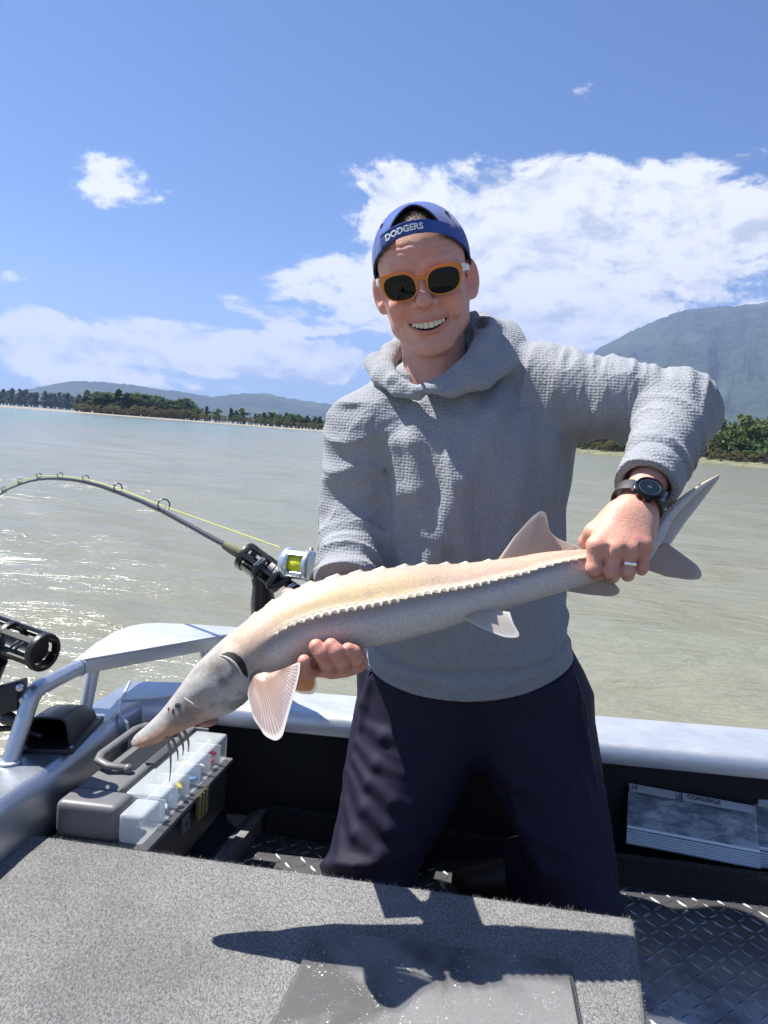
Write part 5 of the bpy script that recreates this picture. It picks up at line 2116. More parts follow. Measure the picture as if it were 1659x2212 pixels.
# ---- his right hand (left in the picture) under the belly, fingers curled up in front
def hand_right():
    wr = px(742, 1372, 1.205)
    el_w = px(768, 1190, 1.37)
    pm = px(716, 1428, 1.125)
    mcp = [px(684, 1440, 1.075), px(716, 1444, 1.068), px(746, 1440, 1.066), px(774, 1430, 1.072)]
    pip = [px(664, 1452, 1.020), px(706, 1431, 1.004), px(738, 1426, 1.000), px(770, 1420, 1.006)]
    dip = [px(656, 1444, .996), px(694, 1411, .990), px(726, 1407, .988), px(764, 1409, .996)]
    tip = [px(657, 1428, .986), px(683, 1396, .991), px(715, 1394, .990), px(752, 1402, .992)]
    rr = [(.0115, .0108, .0098, .0086), (.0118, .0112, .0106, .0098), (.0114, .0108, .0104, .0096), (.0104, .0100, .0094, .0086)]
    th_ = [px(706, 1415, 1.13), px(672, 1370, 1.135), px(640, 1318, 1.132), px(622, 1284, 1.118)]

    def f(P):
        d = rcone(P, el_w, wr, .038, .027)
        for i in range(4):
            d = smin(d, rcone(P, wr + (mcp[i] - wr) * .15, mcp[i], .019, .0140), .016)
        fd = None
        for i in range(4):
            e = chain(P, [mcp[i], pip[i], dip[i], tip[i]], rr[i], .003)
            fd = e if fd is None else smin(fd, e, .0013)
        d = smin(d, fd, .005)
        d = smin(d, chain(P, th_, [.019, .0145, .0125, .0100], .005), .01)
        return d
    pts = np.array(mcp + pip + dip + tip + [wr, el_w] + th_)
    vs, fs = surface(f, pts.min(0) - .044, pts.max(0) + .044, .0017)
    vs = relax(vs, fs, 1, .4)
    col = np.tile(np.array([.58, .315, .235]), (len(vs), 1))
    for q in tip + dip + [th_[-1]]:
        col = lerp(col, np.array([.55, .205, .155]), .6 * np.exp(-((vs - q) ** 2).sum(1) / .013 ** 2))
    add_body(vs, fs, col)


hand_right()

# ---- the rest of the body under the clothes
sh_r, sh_l = px(796, 938, 1.40), px(1195, 845, 1.385)
elb_r, elb_l = px(775, 1140, 1.425), px(1470, 886, 1.275)
hip_r, hip_l = px(905, 1560, 1.48), px(1140, 1570, 1.47)
kn_r, kn_l = px(790, 2040, 1.36), px(1262, 2030, 1.34)
kn_r[2], kn_l[2] = FLOOR_Z + .062, FLOOR_Z + .062
an_r, an_l = kn_r + np.array([.02, .32, -.01]), kn_l + np.array([-.08, .24, -.01])
an_r[1], an_l[1] = min(an_r[1], 1.47), min(an_l[1], 1.44)


def under_sdf(P):
    d = rcone(P, neck_w, px(960, 960, 1.41), .055, .10)
    d = smin(d, rcone(P, px(960, 960, 1.41), px(1015, 1420, 1.45), .095, .095), .05)
    d = smin(d, rcone(P, sh_r, elb_r, .048, .036), .03)
    d = smin(d, rcone(P, sh_l, elb_l, .050, .038), .03)
    d = smin(d, rcone(P, elb_l, px(1420, 1000, 1.155), .036, .030), .01)
    d = smin(d, rcone(P, elb_r, px(752, 1300, 1.27), .036, .030), .01)
    for a, k, n_ in ((hip_r, kn_r, an_r), (hip_l, kn_l, an_l)):
        d = smin(d, rcone(P, a, k, .060, .040), .01)
        d = smin(d, rcone(P, k, n_, .042, .030), .02)
    return d


uv_, uf_ = surface(under_sdf, (-.35, 1.02, .40), (.75, 1.70, 1.62), .009)
add_body(uv_, uf_, np.tile(np.array([.52, .295, .205]), (len(uv_), 1)))
mesh_obj('body', np.concatenate(bodyV), np.concatenate(bodyF), M['skin'], person, cols=np.clip(np.concatenate(bodyC), 0, 1))

# teeth: upper row, each its own tooth shape on the dental arch
enamel = simple('enamel', (.68, .645, .57), .25, spec=.5)
b = MB()
xx = -.0282
for wd_, hh in ((.0058, .0084), (.0064, .0100), (.0068, .0114), (.0092, .0126), (.0092, .0126), (.0068, .0114), (.0064, .0100), (.0058, .0084)):
    xc = xx + wd_ / 2
    xx += wd_ + .00005
    yc = .0020 + 10.5 * xc ** 2
    tx = unit(np.array([1, 21 * xc, 0]))
    ty = np.array([-tx[1], tx[0], 0])
    zt_ = zU(xc) + .0022
    for side in (1,):
        bot_ = [np.array([xc, yc, zt_ - hh]) + tx * s * wd_ * .455 + ty * q for s, q in ((-1, -.0006), (1, -.0006), (1, .003), (-1, .003))]
        top_ = [np.array([xc, yc, zt_]) + tx * s * wd_ * .485 + ty * q for s, q in ((-1, -.0012), (1, -.0012), (1, .003), (-1, .003))]
        b.hexa([h2w(q) for q in bot_], [h2w(q) for q in top_])
tag(b.build('teeth', enamel, person, bevel=.0006), kind='stuff')

# hair showing in the cap's opening, and eyebrows
hair_m = simple('brown_hair', (.030, .018, .011), .5, var=.55, vscale=260, col2=(.075, .046, .027), spec=.25)
V, Fc = [], []
g = np.random.default_rng(2)


def strand(p0, d0, L, wd_, bend):
    prev = None
    for k in range(5):
        q = k / 4
        pt = p0 + d0 * (L * q) + bend * (q * q)
        s = unit(np.cross(d0, [0.05, -1, .1])) * wd_ * (1 - .8 * q)
        V.extend([h2w(pt - s), h2w(pt + s)])
        if k:
            o = len(V) - 4
            Fc.append((o, o + 1, o + 3, o + 2))


for k in range(900):
    xh = g.uniform(-.052, .052)
    zz = g.uniform(.058, .086)
    e = max(0.0, 1 - (xh / .0755) ** 2 - ((zz - .024) / .084) ** 2)
    p0 = np.array([xh, .100 - .098 * math.sqrt(e) - .0015, zz])
    strand(p0, unit(np.array([xh * 3 + g.normal(0, .12), .55, 1.0])), g.uniform(.014, .030), .00045, np.array([g.normal(0, .002), .006 + g.normal(0, .001), -.002]))
for sgn in (-1, 1):
    for k in range(170):
        q = g.uniform(0, 1)
        xh = sgn * (.013 + .036 * q)
        zz = .0115 + .0065 * math.sin(min(1, q * 1.25) * 2.2) + g.normal(0, .0013)
        p0 = np.array([xh, -.0015 + .012 * q * q * 1.4 + .0, zz])
        strand(p0, unit(np.array([sgn * 1.0, .25, .35 - .6 * q])), g.uniform(.005, .009), .0004, np.array([0, .0008, -.001]))
    for k in range(240):           # short hair in front of and behind the ears
        p0 = np.array([sgn * (.0735 + g.normal(0, .0012)), g.uniform(.080, .150), g.uniform(-.045 + .0, .012)])
        if p0[1] < .1 and p0[2] < -.020:
            continue
        strand(p0, unit(np.array([sgn * .25, .35, -1.0])), g.uniform(.006, .012), .0005, np.array([sgn * -.001, 0, 0]))
tag(mesh_obj('hair', V, Fc, hair_m, person, smooth=False), kind='stuff')

# ================================================================ HOODIE
T_v = np.array([820, 860, 900, 960, 1030, 1100, 1200, 1300, 1380, 1425, 1470, 1530, 1600], float)
T_l = np.array([858, 815, 790, 800, 812, 820, 822, 812, 800, 795, 799, 806, 815], float)
T_r = np.array([1100, 1175, 1215, 1238, 1230, 1220, 1215, 1216, 1226, 1236, 1232, 1225, 1215], float)
T_d = np.array([1.41, 1.405, 1.40, 1.395, 1.395, 1.398, 1.405, 1.415, 1.425, 1.43, 1.435, 1.44, 1.44], float)
T_y = np.array([.070, .085, .098, .112, .118, .118, .116, .114, .113, .112, .110, .108, .106], float)
hemL, hemR, hemF = px(795, 1427, 1.43), px(1236, 1422, 1.43), px(1005, 1521, 1.328)
hn = unit(np.cross(hemR - hemL, hemF - hemL))
if hn[2] < 0:
    hn = -hn
hood_pts = [px(897, 846, 1.300), px(950, 832, 1.292), px(1003, 797, 1.300), px(1040, 752, 1.330), px(1052, 716, 1.385), px(1030, 702, 1.46), px(960, 716, 1.515), px(890, 738, 1.50), px(846, 764, 1.445), px(832, 792, 1.385), px(850, 822, 1.325), px(903, 848, 1.298)]
hood_r = [.008, .010, .014, .018, .022, .026, .032, .028, .020, .014, .011, .008]
hood2 = [px(906, 858, 1.296), px(965, 846, 1.290), px(1030, 806, 1.300), px(1075, 764, 1.335), px(1100, 735, 1.40)]
hood3 = [px(905, 858, 1.297), px(862, 838, 1.315), px(828, 812, 1.36), px(818, 795, 1.42)]
cuffL = px(1397, 1049, 1.118)
cuffR = px(750, 1258, 1.305)
armLd = unit(cuffL - elb_l)
folds = [  # ridge lines of cloth: points (x, y) on the torso front, radius
    ([(1095, 800), (1060, 900), (1000, 1040), (950, 1160), (922, 1250)], .015), ([(905, 880), (893, 960), (905, 1060), (925, 1150)], .014), ([(1000, 860), (985, 1000), (1000, 1130), (1010, 1230)], .007),
    ([(1170, 760), (1183, 850), (1188, 950), (1192, 1080)], .009), ([(835, 905), (858, 960), (870, 1060), (868, 1150)], .008), ([(1135, 900), (1120, 1040), (1085, 1180)], .006),
    ([(840, 1440), (900, 1455), (990, 1478), (1100, 1470), (1190, 1430)], .005), ([(1215, 1330), (1190, 1400), (1120, 1440)], .008)]


def torso_front(x, y):
    i = lambda a: np.interp(y, T_v, a)
    cx, hw = (i(T_l) + i(T_r)) / 2, (i(T_r) - i(T_l)) / 2
    q = min(.98, abs(x - cx) / hw)
    return px(x, y, i(T_d) - i(T_y) * math.sqrt(1 - q * q) * .98)


fold_lines = [([torso_front(x, y) for x, y in pts], r) for pts, r in folds]


raglan = [[torso_front(x, y) - _f * .004 for x, y in ((1118, 815), (1150, 870), (1185, 925), (1208, 975))], [torso_front(x, y) - _f * .004 for x, y in ((862, 862), (838, 905), (828, 960), (838, 1040), (846, 1100))]]


WR = np.array([[.94, .1, .33], [-.1, .99, 0], [-.33, 0, .94]])


def arm_folds(P, a, b_, n, amp, seed, r):
    ab = b_ - a
    L2 = ab @ ab
    tt = ((P - a) @ ab) / L2
    ax_, s1, s2 = unit(ab), *frame(ab)[:2]
    Q = np.stack([(P - a) @ ax_ * n * 5.5 + ((P - a) @ s1) * 9 * math.sin(seed), (P - a) @ s1 * 6.0, (P - a) @ s2 * 6.0], 1)
    r1 = 1 - np.abs(2 * vnoise(Q, 1.0, seed, 2) - 1)
    r2 = 1 - np.abs(2 * vnoise(Q * 1.9 + 7, 1.0, seed + 4, 1) - 1)
    return -amp * (1.6 * r1 ** 2.6 + .6 * r2 ** 2.5 - .45)


def hoodie_sdf(P):
    u_, v_, w_ = proj(P)
    I = lambda a: np.interp(v_, T_v, a)
    cx, hw = (I(T_l) + I(T_r)) / 2, (I(T_r) - I(T_l)) / 2
    rx = hw * w_ / F
    ry = I(T_y)
    ex = (u_ - cx) * w_ / F / rx
    ey = (w_ - I(T_d)) / ry
    d = (np.sqrt(ex ** 2 + ey ** 2) - 1) * np.minimum(rx, ry) * .92
    d = np.maximum(d, (820 - v_) * w_ / F)
    d = smin(d, rcone(P, px(850, 880, 1.41), px(940, 812, 1.44), .060, .050), .035)
    d = smin(d, rcone(P, px(1160, 825, 1.40), px(1010, 790, 1.44), .064, .052), .035)
    sh_back = ell(P, px(990, 900, 1.46), (.15, .07, .10))
    d = smin(d, sh_back, .03)
    # cloth folds on the body
    for pts, r in fold_lines:
        d = smin(d, chain(P, pts, [r * .4] + [r] * (len(pts) - 2) + [r * .4], .01), .022)
    hd = (P - hemF) @ hn
    calm = sst(hd, .02, .12)
    d = d + .0055 * (vnoise(P * [1, 1, .55], 13, 31, 2) - .5) * calm
    rn = 1 - np.abs(2 * vnoise(P @ WR.T * [16, 9, 4.2], 1, 33, 2) - 1)
    d = d - .0060 * rn ** 3 * calm
    # hem band
    band = np.exp(-((hd - .050) / .0045) ** 2)
    d = d + .0045 * band - .002 * sst(-(hd - .045), 0, .02)
    d = ssub(d, hd, .006)
    # right sleeve (left in the picture)
    a1 = rcone(P, sh_r, elb_r, .072, .064)
    a1 = a1 + arm_folds(P, sh_r, elb_r, 3.6, .0085, 48, .06)
    a2 = rcone(P, elb_r, cuffR, .062, .049)
    a2 = a2 + arm_folds(P, elb_r - Z_ * -.03, cuffR, 5.0, .0085, 44, .05)
    a12 = smin(a1, a2, .025)
    cut = (P - cuffR) @ unit(cuffR - elb_r)
    a12 = np.maximum(a12, cut - .012)
    # left sleeve
    b1 = rcone(P, sh_l, elb_l, .071, .060)
    b1 = b1 + arm_folds(P, sh_l, elb_l, 4.8, .0080, 52, .07)
    b2 = rcone(P, elb_l, cuffL, .058, .041)
    b2 = b2 + arm_folds(P, elb_l, cuffL, 4.0, .0065, 55, .05)
    b12 = smin(b1, b2, .022)
    # crease inside the elbow
    cut2 = (P - cuffL) @ armLd
    b12 = b12 - .004 * np.exp(-((cut2 + .022) / .016) ** 2) + .003 * np.exp(-((cut2 + .044) / .004) ** 2)
    b12 = np.maximum(b12, cut2 - .004)
    # hollow cuffs
    b12 = np.maximum(b12, -np.maximum(rcone(P, elb_l + armLd * .1, cuffL + armLd * .03, .03, .036), -(cut2 + .03)))
    d = smin(d, a12, .020)
    d = smin(d, b12, .030)
    # armpit seam
    d = ssub(d, rcone(P, px(845, 1230, 1.30), px(812, 985, 1.305), .002, .002), .014)
    # hood lying round the neck
    hdn = vnoise(P, 20, 71, 2)
    hr = chain(P, hood_pts, hood_r, .010) + .005 * (hdn - .5)
    fn = unit(-_f * .75 + CR * .30 + CU * .60)
    c0 = px(1045, 775, 1.345)
    Q = P + ((P - c0) @ fn)[:, None] * fn * .9
    hr = smin(hr, chain(Q, hood2, [.010, .020, .032, .038, .036], .01) / 1.35, .010)
    fl = unit(-_f * .8 - CR * .35 + CU * .5)
    c1 = px(845, 815, 1.34)
    Q = P + ((P - c1) @ fl)[:, None] * fl * .9
    hr = smin(hr, chain(Q, hood3, [.009, .016, .020, .022], .01) / 1.35, .008)
    hr = smin(hr, rcone(P, px(1085, 735, 1.46), px(1020, 745, 1.55), .040, .055), .03)
    hr = smin(hr, rcone(P, px(1020, 760, 1.55), px(900, 780, 1.54), .055, .045), .03)
    hr = smin(hr, rcone(P, px(1062, 722, 1.41), px(1108, 760, 1.40), .026, .020), .02)
    hr = ssub(hr, ell(P, px(1040, 696, 1.375), (.012, .04, .016)), .006)
    hr = ssub(hr, chain(P, [px(915, 866, 1.270), px(1000, 812, 1.270), px(1055, 752, 1.30)], [.002, .003, .003], .004), .006)
    d = smin(d, hr, .004)
    for pts in raglan:
        d = ssub(d, chain(P, pts, [.0015] * len(pts), .003), .006)
    # the neck opening
    nk = rcone(P, px(940, 700, 1.385), px(946, 835, 1.375), .062, .052)
    d = ssub(d, nk, .006)
    return d


cv_, cf_ = surface(hoodie_sdf, (-.30, 1.00, .66), (.72, 1.72, 1.66), .0029)
cv_ = relax(cv_, cf_, 1, .35)

m = bpy.data.materials.new('waffle_hoodie')
m.use_nodes = True
t = NT(m.node_tree)
co = t.obj()
vd = t.voronoi(t.map(co, scale=(1, 1, 1.12)), 175, 'SMOOTH_F1', .28)
heath = t.noise(co, 700, 3, .7)
big_ = t.noise(co, 9, 4, .6)
c = t.mix(t.maprange(heath, .32, .68), (.182, .198, .228), (.335, .348, .368))
c = t.mix(t.math('MULTIPLY', t.maprange(vd, .35, .75), .25), c, (.17, .18, .205))
c = t.mix(t.math('MULTIPLY', t.maprange(big_, .4, .7), .15), c, (.23, .24, .27))
p = t.principled(Base_Color=c, Roughness=.95)
p.inputs['Specular IOR Level'].default_value = .15
p.inputs['Sheen Weight'].default_value = .12
p.inputs['Sheen Roughness'].default_value = .5
hb_ = t.math('ADD', t.math('MULTIPLY', vd, -1.0), t.math('MULTIPLY', heath, .12))
t.link(t.bump(hb_, .9, .0032), p.inputs['Normal'])
t.out(p.outputs[0])
M['hoodie'] = m
hoodie = mesh_obj('hoodie', cv_, cf_, M['hoodie'], person)


# ================================================================ TROUSERS
L_v = np.array([1400, 1450, 1500, 1560, 1640, 1720, 1800, 1880, 1960, 2060], float)
R1l = np.array([782, 771, 773, 762, 750, 738, 722, 703, 694, 690], float)      # his right leg (left in the picture)
R1r = np.array([1075, 1075, 1075, 1070, 1040, 990, 945, 905, 892, 880], float)
R2l = np.array([960, 960, 965, 985, 1030, 1082, 1116, 1150, 1185, 1195], float)
R2r = np.array([1235, 1262, 1283, 1285, 1298, 1310, 1322, 1332, 1334, 1330], float)
D1 = np.interp(L_v, [1400, 1560, 2060], [1.46, 1.46, 1.36])
D2 = np.interp(L_v, [1400, 1560, 2060], [1.46, 1.455, 1.345])
TY = np.array([.100, .104, .110, .112, .105, .098, .092, .088, .085, .08], float)


def leg_front(x, y, l, r, dd):
    i = lambda a: np.interp(y, L_v, a)
    cx, hw = (i(l) + i(r)) / 2, (i(r) - i(l)) / 2
    q = min(.98, abs(x - cx) / hw)
    return px(x, y, i(dd) - i(TY) * math.sqrt(1 - q * q) * .97)


leg_folds = []
for pts in ([(785, 1560), (830, 1590), (900, 1600)], [(772, 1600), (815, 1650), (870, 1672)], [(768, 1640), (800, 1690), (850, 1730), (885, 1742)], [(760, 1680), (790, 1745), (840, 1790), (880, 1800)],
            [(748, 1730), (770, 1800), (820, 1845), (868, 1850)], [(738, 1800), (742, 1850), (790, 1880)], [(800, 1470), (788, 1520), (782, 1570)]):
    leg_folds.append(([leg_front(x, y, R1l, R1r, D1) for x, y in pts], .0095))
for pts in ([(1060, 1640), (1110, 1690), (1180, 1720)], [(1100, 1740), (1150, 1800), (1230, 1840)], [(1130, 1800), (1180, 1880), (1280, 1910)], [(1250, 1500), (1262, 1600), (1285, 1700)], [(1100, 1700), (1130, 1780), (1165, 1850)]):
    leg_folds.append(([leg_front(x, y, R2l, R2r, D2) for x, y in pts], .009))


def trouser_sdf(P):
    u_, v_, w_ = proj(P)

    def leg(l, r, dd):
        I = lambda a: np.interp(v_, L_v, a)
        rx = (I(r) - I(l)) / 2 * w_ / F
        ry = I(TY)
        ex = (u_ - (I(r) + I(l)) / 2) * w_ / F / rx
        ey = (w_ - I(dd)) / ry
        return (np.sqrt(ex ** 2 + ey ** 2) - 1) * np.minimum(rx, ry) * .9
    d1, d2 = leg(R1l, R1r, D1), leg(R2l, R2r, D2)
    d = smin(d1, d2, .025)
    d = np.maximum(d, (P - hemF) @ hn - .003)
    d = np.maximum(d, (FLOOR_Z + .002) - P[:, 2])
    for k, n_ in ((kn_r, an_r), (kn_l, an_l)):
        d = smin(d, np.maximum(rcone(P, k, n_, .066, .056), (FLOOR_Z + .002) - P[:, 2]), .03)
    # wrinkles: diagonal pulls towards the knees, bunching low down
    q = (P[:, 2] * 1.0 + (P[:, 0] + .05) * .55)
    wn_ = vnoise(P, 9, 83, 2)
    rdg = 1 - np.abs(np.sin((q * 17 + (wn_ - .5) * 5.0) * math.pi))
    low_ = sst(v_, 1560, 1700)
    d = d - .0022 * rdg ** 2.0 * low_ + .012 * (vnoise(P, 6, 91, 2) - .5)
    for pts, r in leg_folds:
        d = smin(d, chain(P, pts, [r * .3] + [r] * (len(pts) - 2) + [r * .3], .008), .013)
    d = d - .010 * np.exp(-((v_ - 1868) / 16) ** 2) * sst(-(u_ - 800), -60, 40)
    # pocket slit on his right hip
    d = ssub(d, rcone(P, px(800, 1440, 1.36), px(779, 1530, 1.395), .0025, .0025), .006)
    return d


pv_, pf_ = surface(trouser_sdf, (-.18, 1.02, FLOOR_Z - .02), (.66, 1.68, .99), .0042)
pv_ = relax(pv_, pf_, 1, .4)
navy = simple('navy_trousers', (.012, .010, .027), .72, var=.2, vscale=60, bump=.3, bscale=900, bdist=.0006, spec=.25)
mesh_obj('trousers', pv_, pf_, navy, person)


seam_m = simple('trouser_seam', (.045, .040, .075), .7)
for pts, (l_, r_, d_s) in (([(801, 1444), (790, 1475), (782, 1510), (779, 1545)], (R1l, R1r, D1)), ([(1240, 1455), (1258, 1500), (1268, 1550), (1270, 1590)], (R2l, R2r, D2))):
    b = MB()
    b.tube([leg_front(x, y, l_, r_, d_s) - _f * .004 for x, y in smooth_poly(pts, 10)], .0016, 6)
    b.build('pocket_seam', seam_m, person)


def boot(an, d0):
    b = MB()
    a = unit(np.array([d0[0], d0[1], 0]))
    s = np.array([-a[1], a[0], 0])
    rings = []
    for q, wd_, h0, h1 in ((-.03, .030, .004, .085), (.0, .038, .003, .095), (.04, .040, .003, .080), (.08, .042, .003, .062), (.12, .036, .004, .05), (.14, .018, .01, .035)):
        c0 = np.array([an[0], an[1], FLOOR_Z]) + a * q
        rings.append([c0 + s * wd_ * math.cos(k) + Z_ * ((h0 + h1) / 2 + (h1 - h0) / 2 * math.sin(k)) for k in np.linspace(0, 2 * math.pi, 16, endpoint=False)])
    b.loft(rings)
    b.build('boot', simple('brown_boot', (.030, .020, .014), .55, var=.3), person)


boot(an_r + np.array([.03, -.03, 0]), np.array([.35, .9, 0]))
boot(an_l + np.array([0, -.02, 0]), np.array([-.95, .10, 0]))
# ================================================================ CAP, SUNGLASSES, WATCH, RING
cap_blue = bpy.data.materials.new('cap_twill')
cap_blue.use_nodes = True
t = NT(cap_blue.node_tree)
co = t.obj()
tw = t.n('ShaderNodeTexWave', wave_type='BANDS', bands_direction='DIAGONAL')
t.put(tw.inputs['Vector'], co)
tw.inputs['Scale'].default_value = 260
fd = t.noise(co, 26, 5, .65)
c = t.mix(t.maprange(fd, .35, .7), (.022, .058, .235), (.045, .098, .33))
p = t.principled(Base_Color=c, Roughness=.85)
p.inputs['Specular IOR Level'].default_value = .2
p.inputs['Sheen Weight'].default_value = .2
t.link(t.bump(t.math('ADD', tw.outputs['Fac'], t.math('MULTIPLY', fd, 2.0)), .25, .0012), p.inputs['Normal'])
t.out(p.outputs[0])
navy_edge = simple('cap_edge', (.012, .022, .075), .85)

cap = thing('baseball_cap', h2w((0, .098, .03)), 'blue baseball cap worn backwards with white lettering on its strap', 'cap')
CC, CRd = np.array([0, .096, .027]), np.array([.0865, .1085, .0955])


def cap_pt(phi, th_, off=0.0):
    r = CRd + off
    n_ = np.array([math.sin(phi) * math.cos(th_), -math.cos(phi) * math.cos(th_), math.sin(th_)])
    p_ = CC + r * n_
    if th_ < .25:                # sides run straight down to the rim
        k = math.cos(.25) / max(.2, math.cos(th_)) if False else 1
        p_[0] *= k
    return p_


def rim_z(y):
    return .062 - .62 * y if y < .11 else -.0062 - .10 * (y - .11)


RIM = {}


def rim_th(phi):
    k = round(phi, 5)
    if k not in RIM:
        ths = np.linspace(-.6, 1.2, 240)
        best = ths[0]
        for a in ths:
            q = cap_pt(phi, a)
            if q[2] >= rim_z(q[1]):
                best = a
                break
        RIM[k] = best
    return RIM[k]


PO = math.radians(37)
TOP = math.radians(66)


def low_th(phi):
    a = rim_th(phi)
    if abs(phi) < PO:
        a = a + (TOP - a) * (1 - (abs(phi) / PO) ** 2.2) ** .5
    return a


def ring_phis():
    base = list(np.linspace(-math.pi, math.pi, 144, endpoint=False))
    extra = [s * (PO - e) for s in (-1, 1) for e in (.0, .0006, .002, .005, .010, .016, .024, .034)]
    return sorted(set(np.round(base + extra, 6)))


phis = ring_phis()
npz = 22
V = []
for off in (0.0, -.0022):
    for phi in phis:
        a0 = low_th(phi)
        for k in range(npz):
            q = k / (npz - 1)
            th_ = a0 + (math.pi / 2 - a0) * q
            seam = min(abs((phi + math.pi / 6) % (math.pi / 3) - math.pi / 6), .2)
            dent = -.0013 * math.exp(-(seam * math.cos(th_) * .09 / .0016) ** 2) if off == 0 else 0
            pt = cap_pt(phi, th_, off + dent)
            n3 = vnoise(pt, 40, 6, 2) - .5
            V.append(h2w(pt + (pt - CC) * n3 * .012))
n = len(phis)
Fc = []
for s in (0, 1):
    o = s * n * npz
    for i in range(n):
        j = (i + 1) % n
        for k in range(npz - 1):
            f = (o + i * npz + k, o + j * npz + k, o + j * npz + k + 1, o + i * npz + k + 1)
            Fc.append(f if s == 0 else f[::-1])
for i in range(n):
    j = (i + 1) % n
    Fc.append((i * npz, n * npz + i * npz, n * npz + j * npz, j * npz))
crown = mesh_obj('crown', V, Fc, cap_blue, cap, smooth=True)
b = MB()
b.tube([h2w(cap_pt(p_, low_th(p_), .0002)) for p_ in phis] + [h2w(cap_pt(phis[0], low_th(phis[0]), .0002))], .0016, 6)
b.build('edge_binding', navy_edge, crown)
for ph in (-math.pi / 2 - .5, -math.pi / 2 + .5, math.pi / 2 - .5, math.pi / 2 + .5):
    b = MB()
    q = cap_pt(ph, .75, .0002)
    b.torus(h2w(q), h2w(q) - h2w(CC), .0035, .0010, 16, 6)
    b.build('eyelet', navy_edge, crown)


# strap across the opening
def strap_pt(s, z, off):
    ph = s * (PO + .10)
    a = rim_th(max(-PO - .1, min(PO + .1, ph)))
    r = CRd + .0012 + off
    p0 = CC + r * np.array([math.sin(ph) * math.cos(a), -math.cos(ph) * math.cos(a), math.sin(a)])
    return p0 + np.array([0, .30 * z, .95 * z])


def strap(s0, s1, z0, z1, off, th_):
    b = MB()
    rings = []
    for s in np.linspace(s0, s1, 30):
        rings.append([strap_pt(s, z0, off), strap_pt(s, z1, off), strap_pt(s, z1, off + th_), strap_pt(s, z0, off + th_)])
    b.loft([[h2w(q) for q in r] for r in rings])
    return b


st_ = strap(-1, 1, .0005, .0215, 0, .0016).build('strap', cap_blue, cap, bevel=.0003)
strap(-1.0, .42, .0010, .0225, .0018, .0014).build('strap_flap', cap_blue, st_, bevel=.0003)
b = MB()
for zz in (.0026, .0210):
    b.tube([h2w(strap_pt(s, zz, .0034)) for s in np.linspace(-.97, .40, 30)], .00035, 4)
for s in (.40, .395):
    b.tube([h2w(strap_pt(s, z_, .0034)) for z_ in (.003, .0205)], .00035, 4)
b.build('stitching', simple('cap_stitch', (.05, .09, .30), .8), st_)
tv, tf = text_mesh('DODGERS', .0160)
tv[:, 0] -= tv[:, 0].min()
Wt = tv[:, 0].max()
sc_t = 1.06 / Wt
b = MB()
b.add([h2w(strap_pt(-.80 + x * sc_t, .0058 + y * .92, .0036)) for x, y, _ in tv], tf)
b.add([h2w(strap_pt(-.80 + x * sc_t, .0058 + y * .92, .0042)) for x, y, _ in tv], tf)
b.build('lettering', simple('white_thread', (.74, .74, .74), .6), st_, fix=False, smooth=False)
# bill pointing backwards
b = MB()
top_r, bot_r = [], []
for a in np.linspace(-1.0, 1.0, 21):
    ph = math.pi + a * 1.02
    i0 = cap_pt(ph, rim_th(ph), .0005)
    ext = .070 * math.sqrt(max(0, 1 - abs(a) ** 2.6))
    d = unit(np.array([math.sin(ph) * .35, 1.0, -.42]))
    row = [i0 + d * ext * q + np.array([0, 0, -.010 * (abs(a) ** 2) * q * 1.5]) for q in np.linspace(0, 1, 8)]
    top_r.append([h2w(q) for q in row] + [h2w(q + np.array([0, .0008, -.0028])) for q in row[::-1]])
b.loft(top_r)
b.build('bill', simple('bill_underside', (.16, .17, .165), .8), cap)

# ---- sunglasses
gl = thing('sunglasses', h2w((0, -.016, -.01)), 'amber framed sunglasses with dark lenses worn on the face', 'sunglasses')
amber = bpy.data.materials.new('amber_acetate')
amber.use_nodes = True
t = NT(amber.node_tree)
p = t.principled(Base_Color=t.mix(t.noise(t.obj(), 90, 4, .6), (.48, .135, .006), (.66, .215, .014)), Roughness=.18)
p.inputs['Subsurface Weight'].default_value = .25
p.inputs['Subsurface Scale'].default_value = .004
p.inputs['Coat Weight'].default_value = .5
t.out(p.outputs[0])
lensm = simple('dark_lens', (.004, .0036, .003), .05, spec=.28)
ivory = simple('ivory_acetate', (.72, .70, .64), .3)


def gy(x, z):                    # wrap of the front
    return -.0185 + 3.0 * x * x + (z + .012) * -.10


def eye_loop(s, hw, hh, nn, dx=0.0, flare=0.0, n_=56, dz=0.0):
    out = []
    for k in range(n_):
        a = 2 * math.pi * k / n_
        ca, sa = math.cos(a), math.sin(a)
        x = hw * math.copysign(abs(ca) ** (2 / nn), ca)
        z = hh * math.copysign(abs(sa) ** (2 / nn), sa)
        x += (.0030 * z / hh) * 1.0                      # wider above, narrower below
        if ca < 0:
            z += .0016 * (-ca) * (1 if z > 0 else .4)
        if flare and ca > 0 and sa > 0:
            x += flare * (ca * sa) * 2
            z += flare * .5 * (ca * sa) * 2
        out.append((s * (.0366 + dx + x), -.0138 + z + dz))
    return out


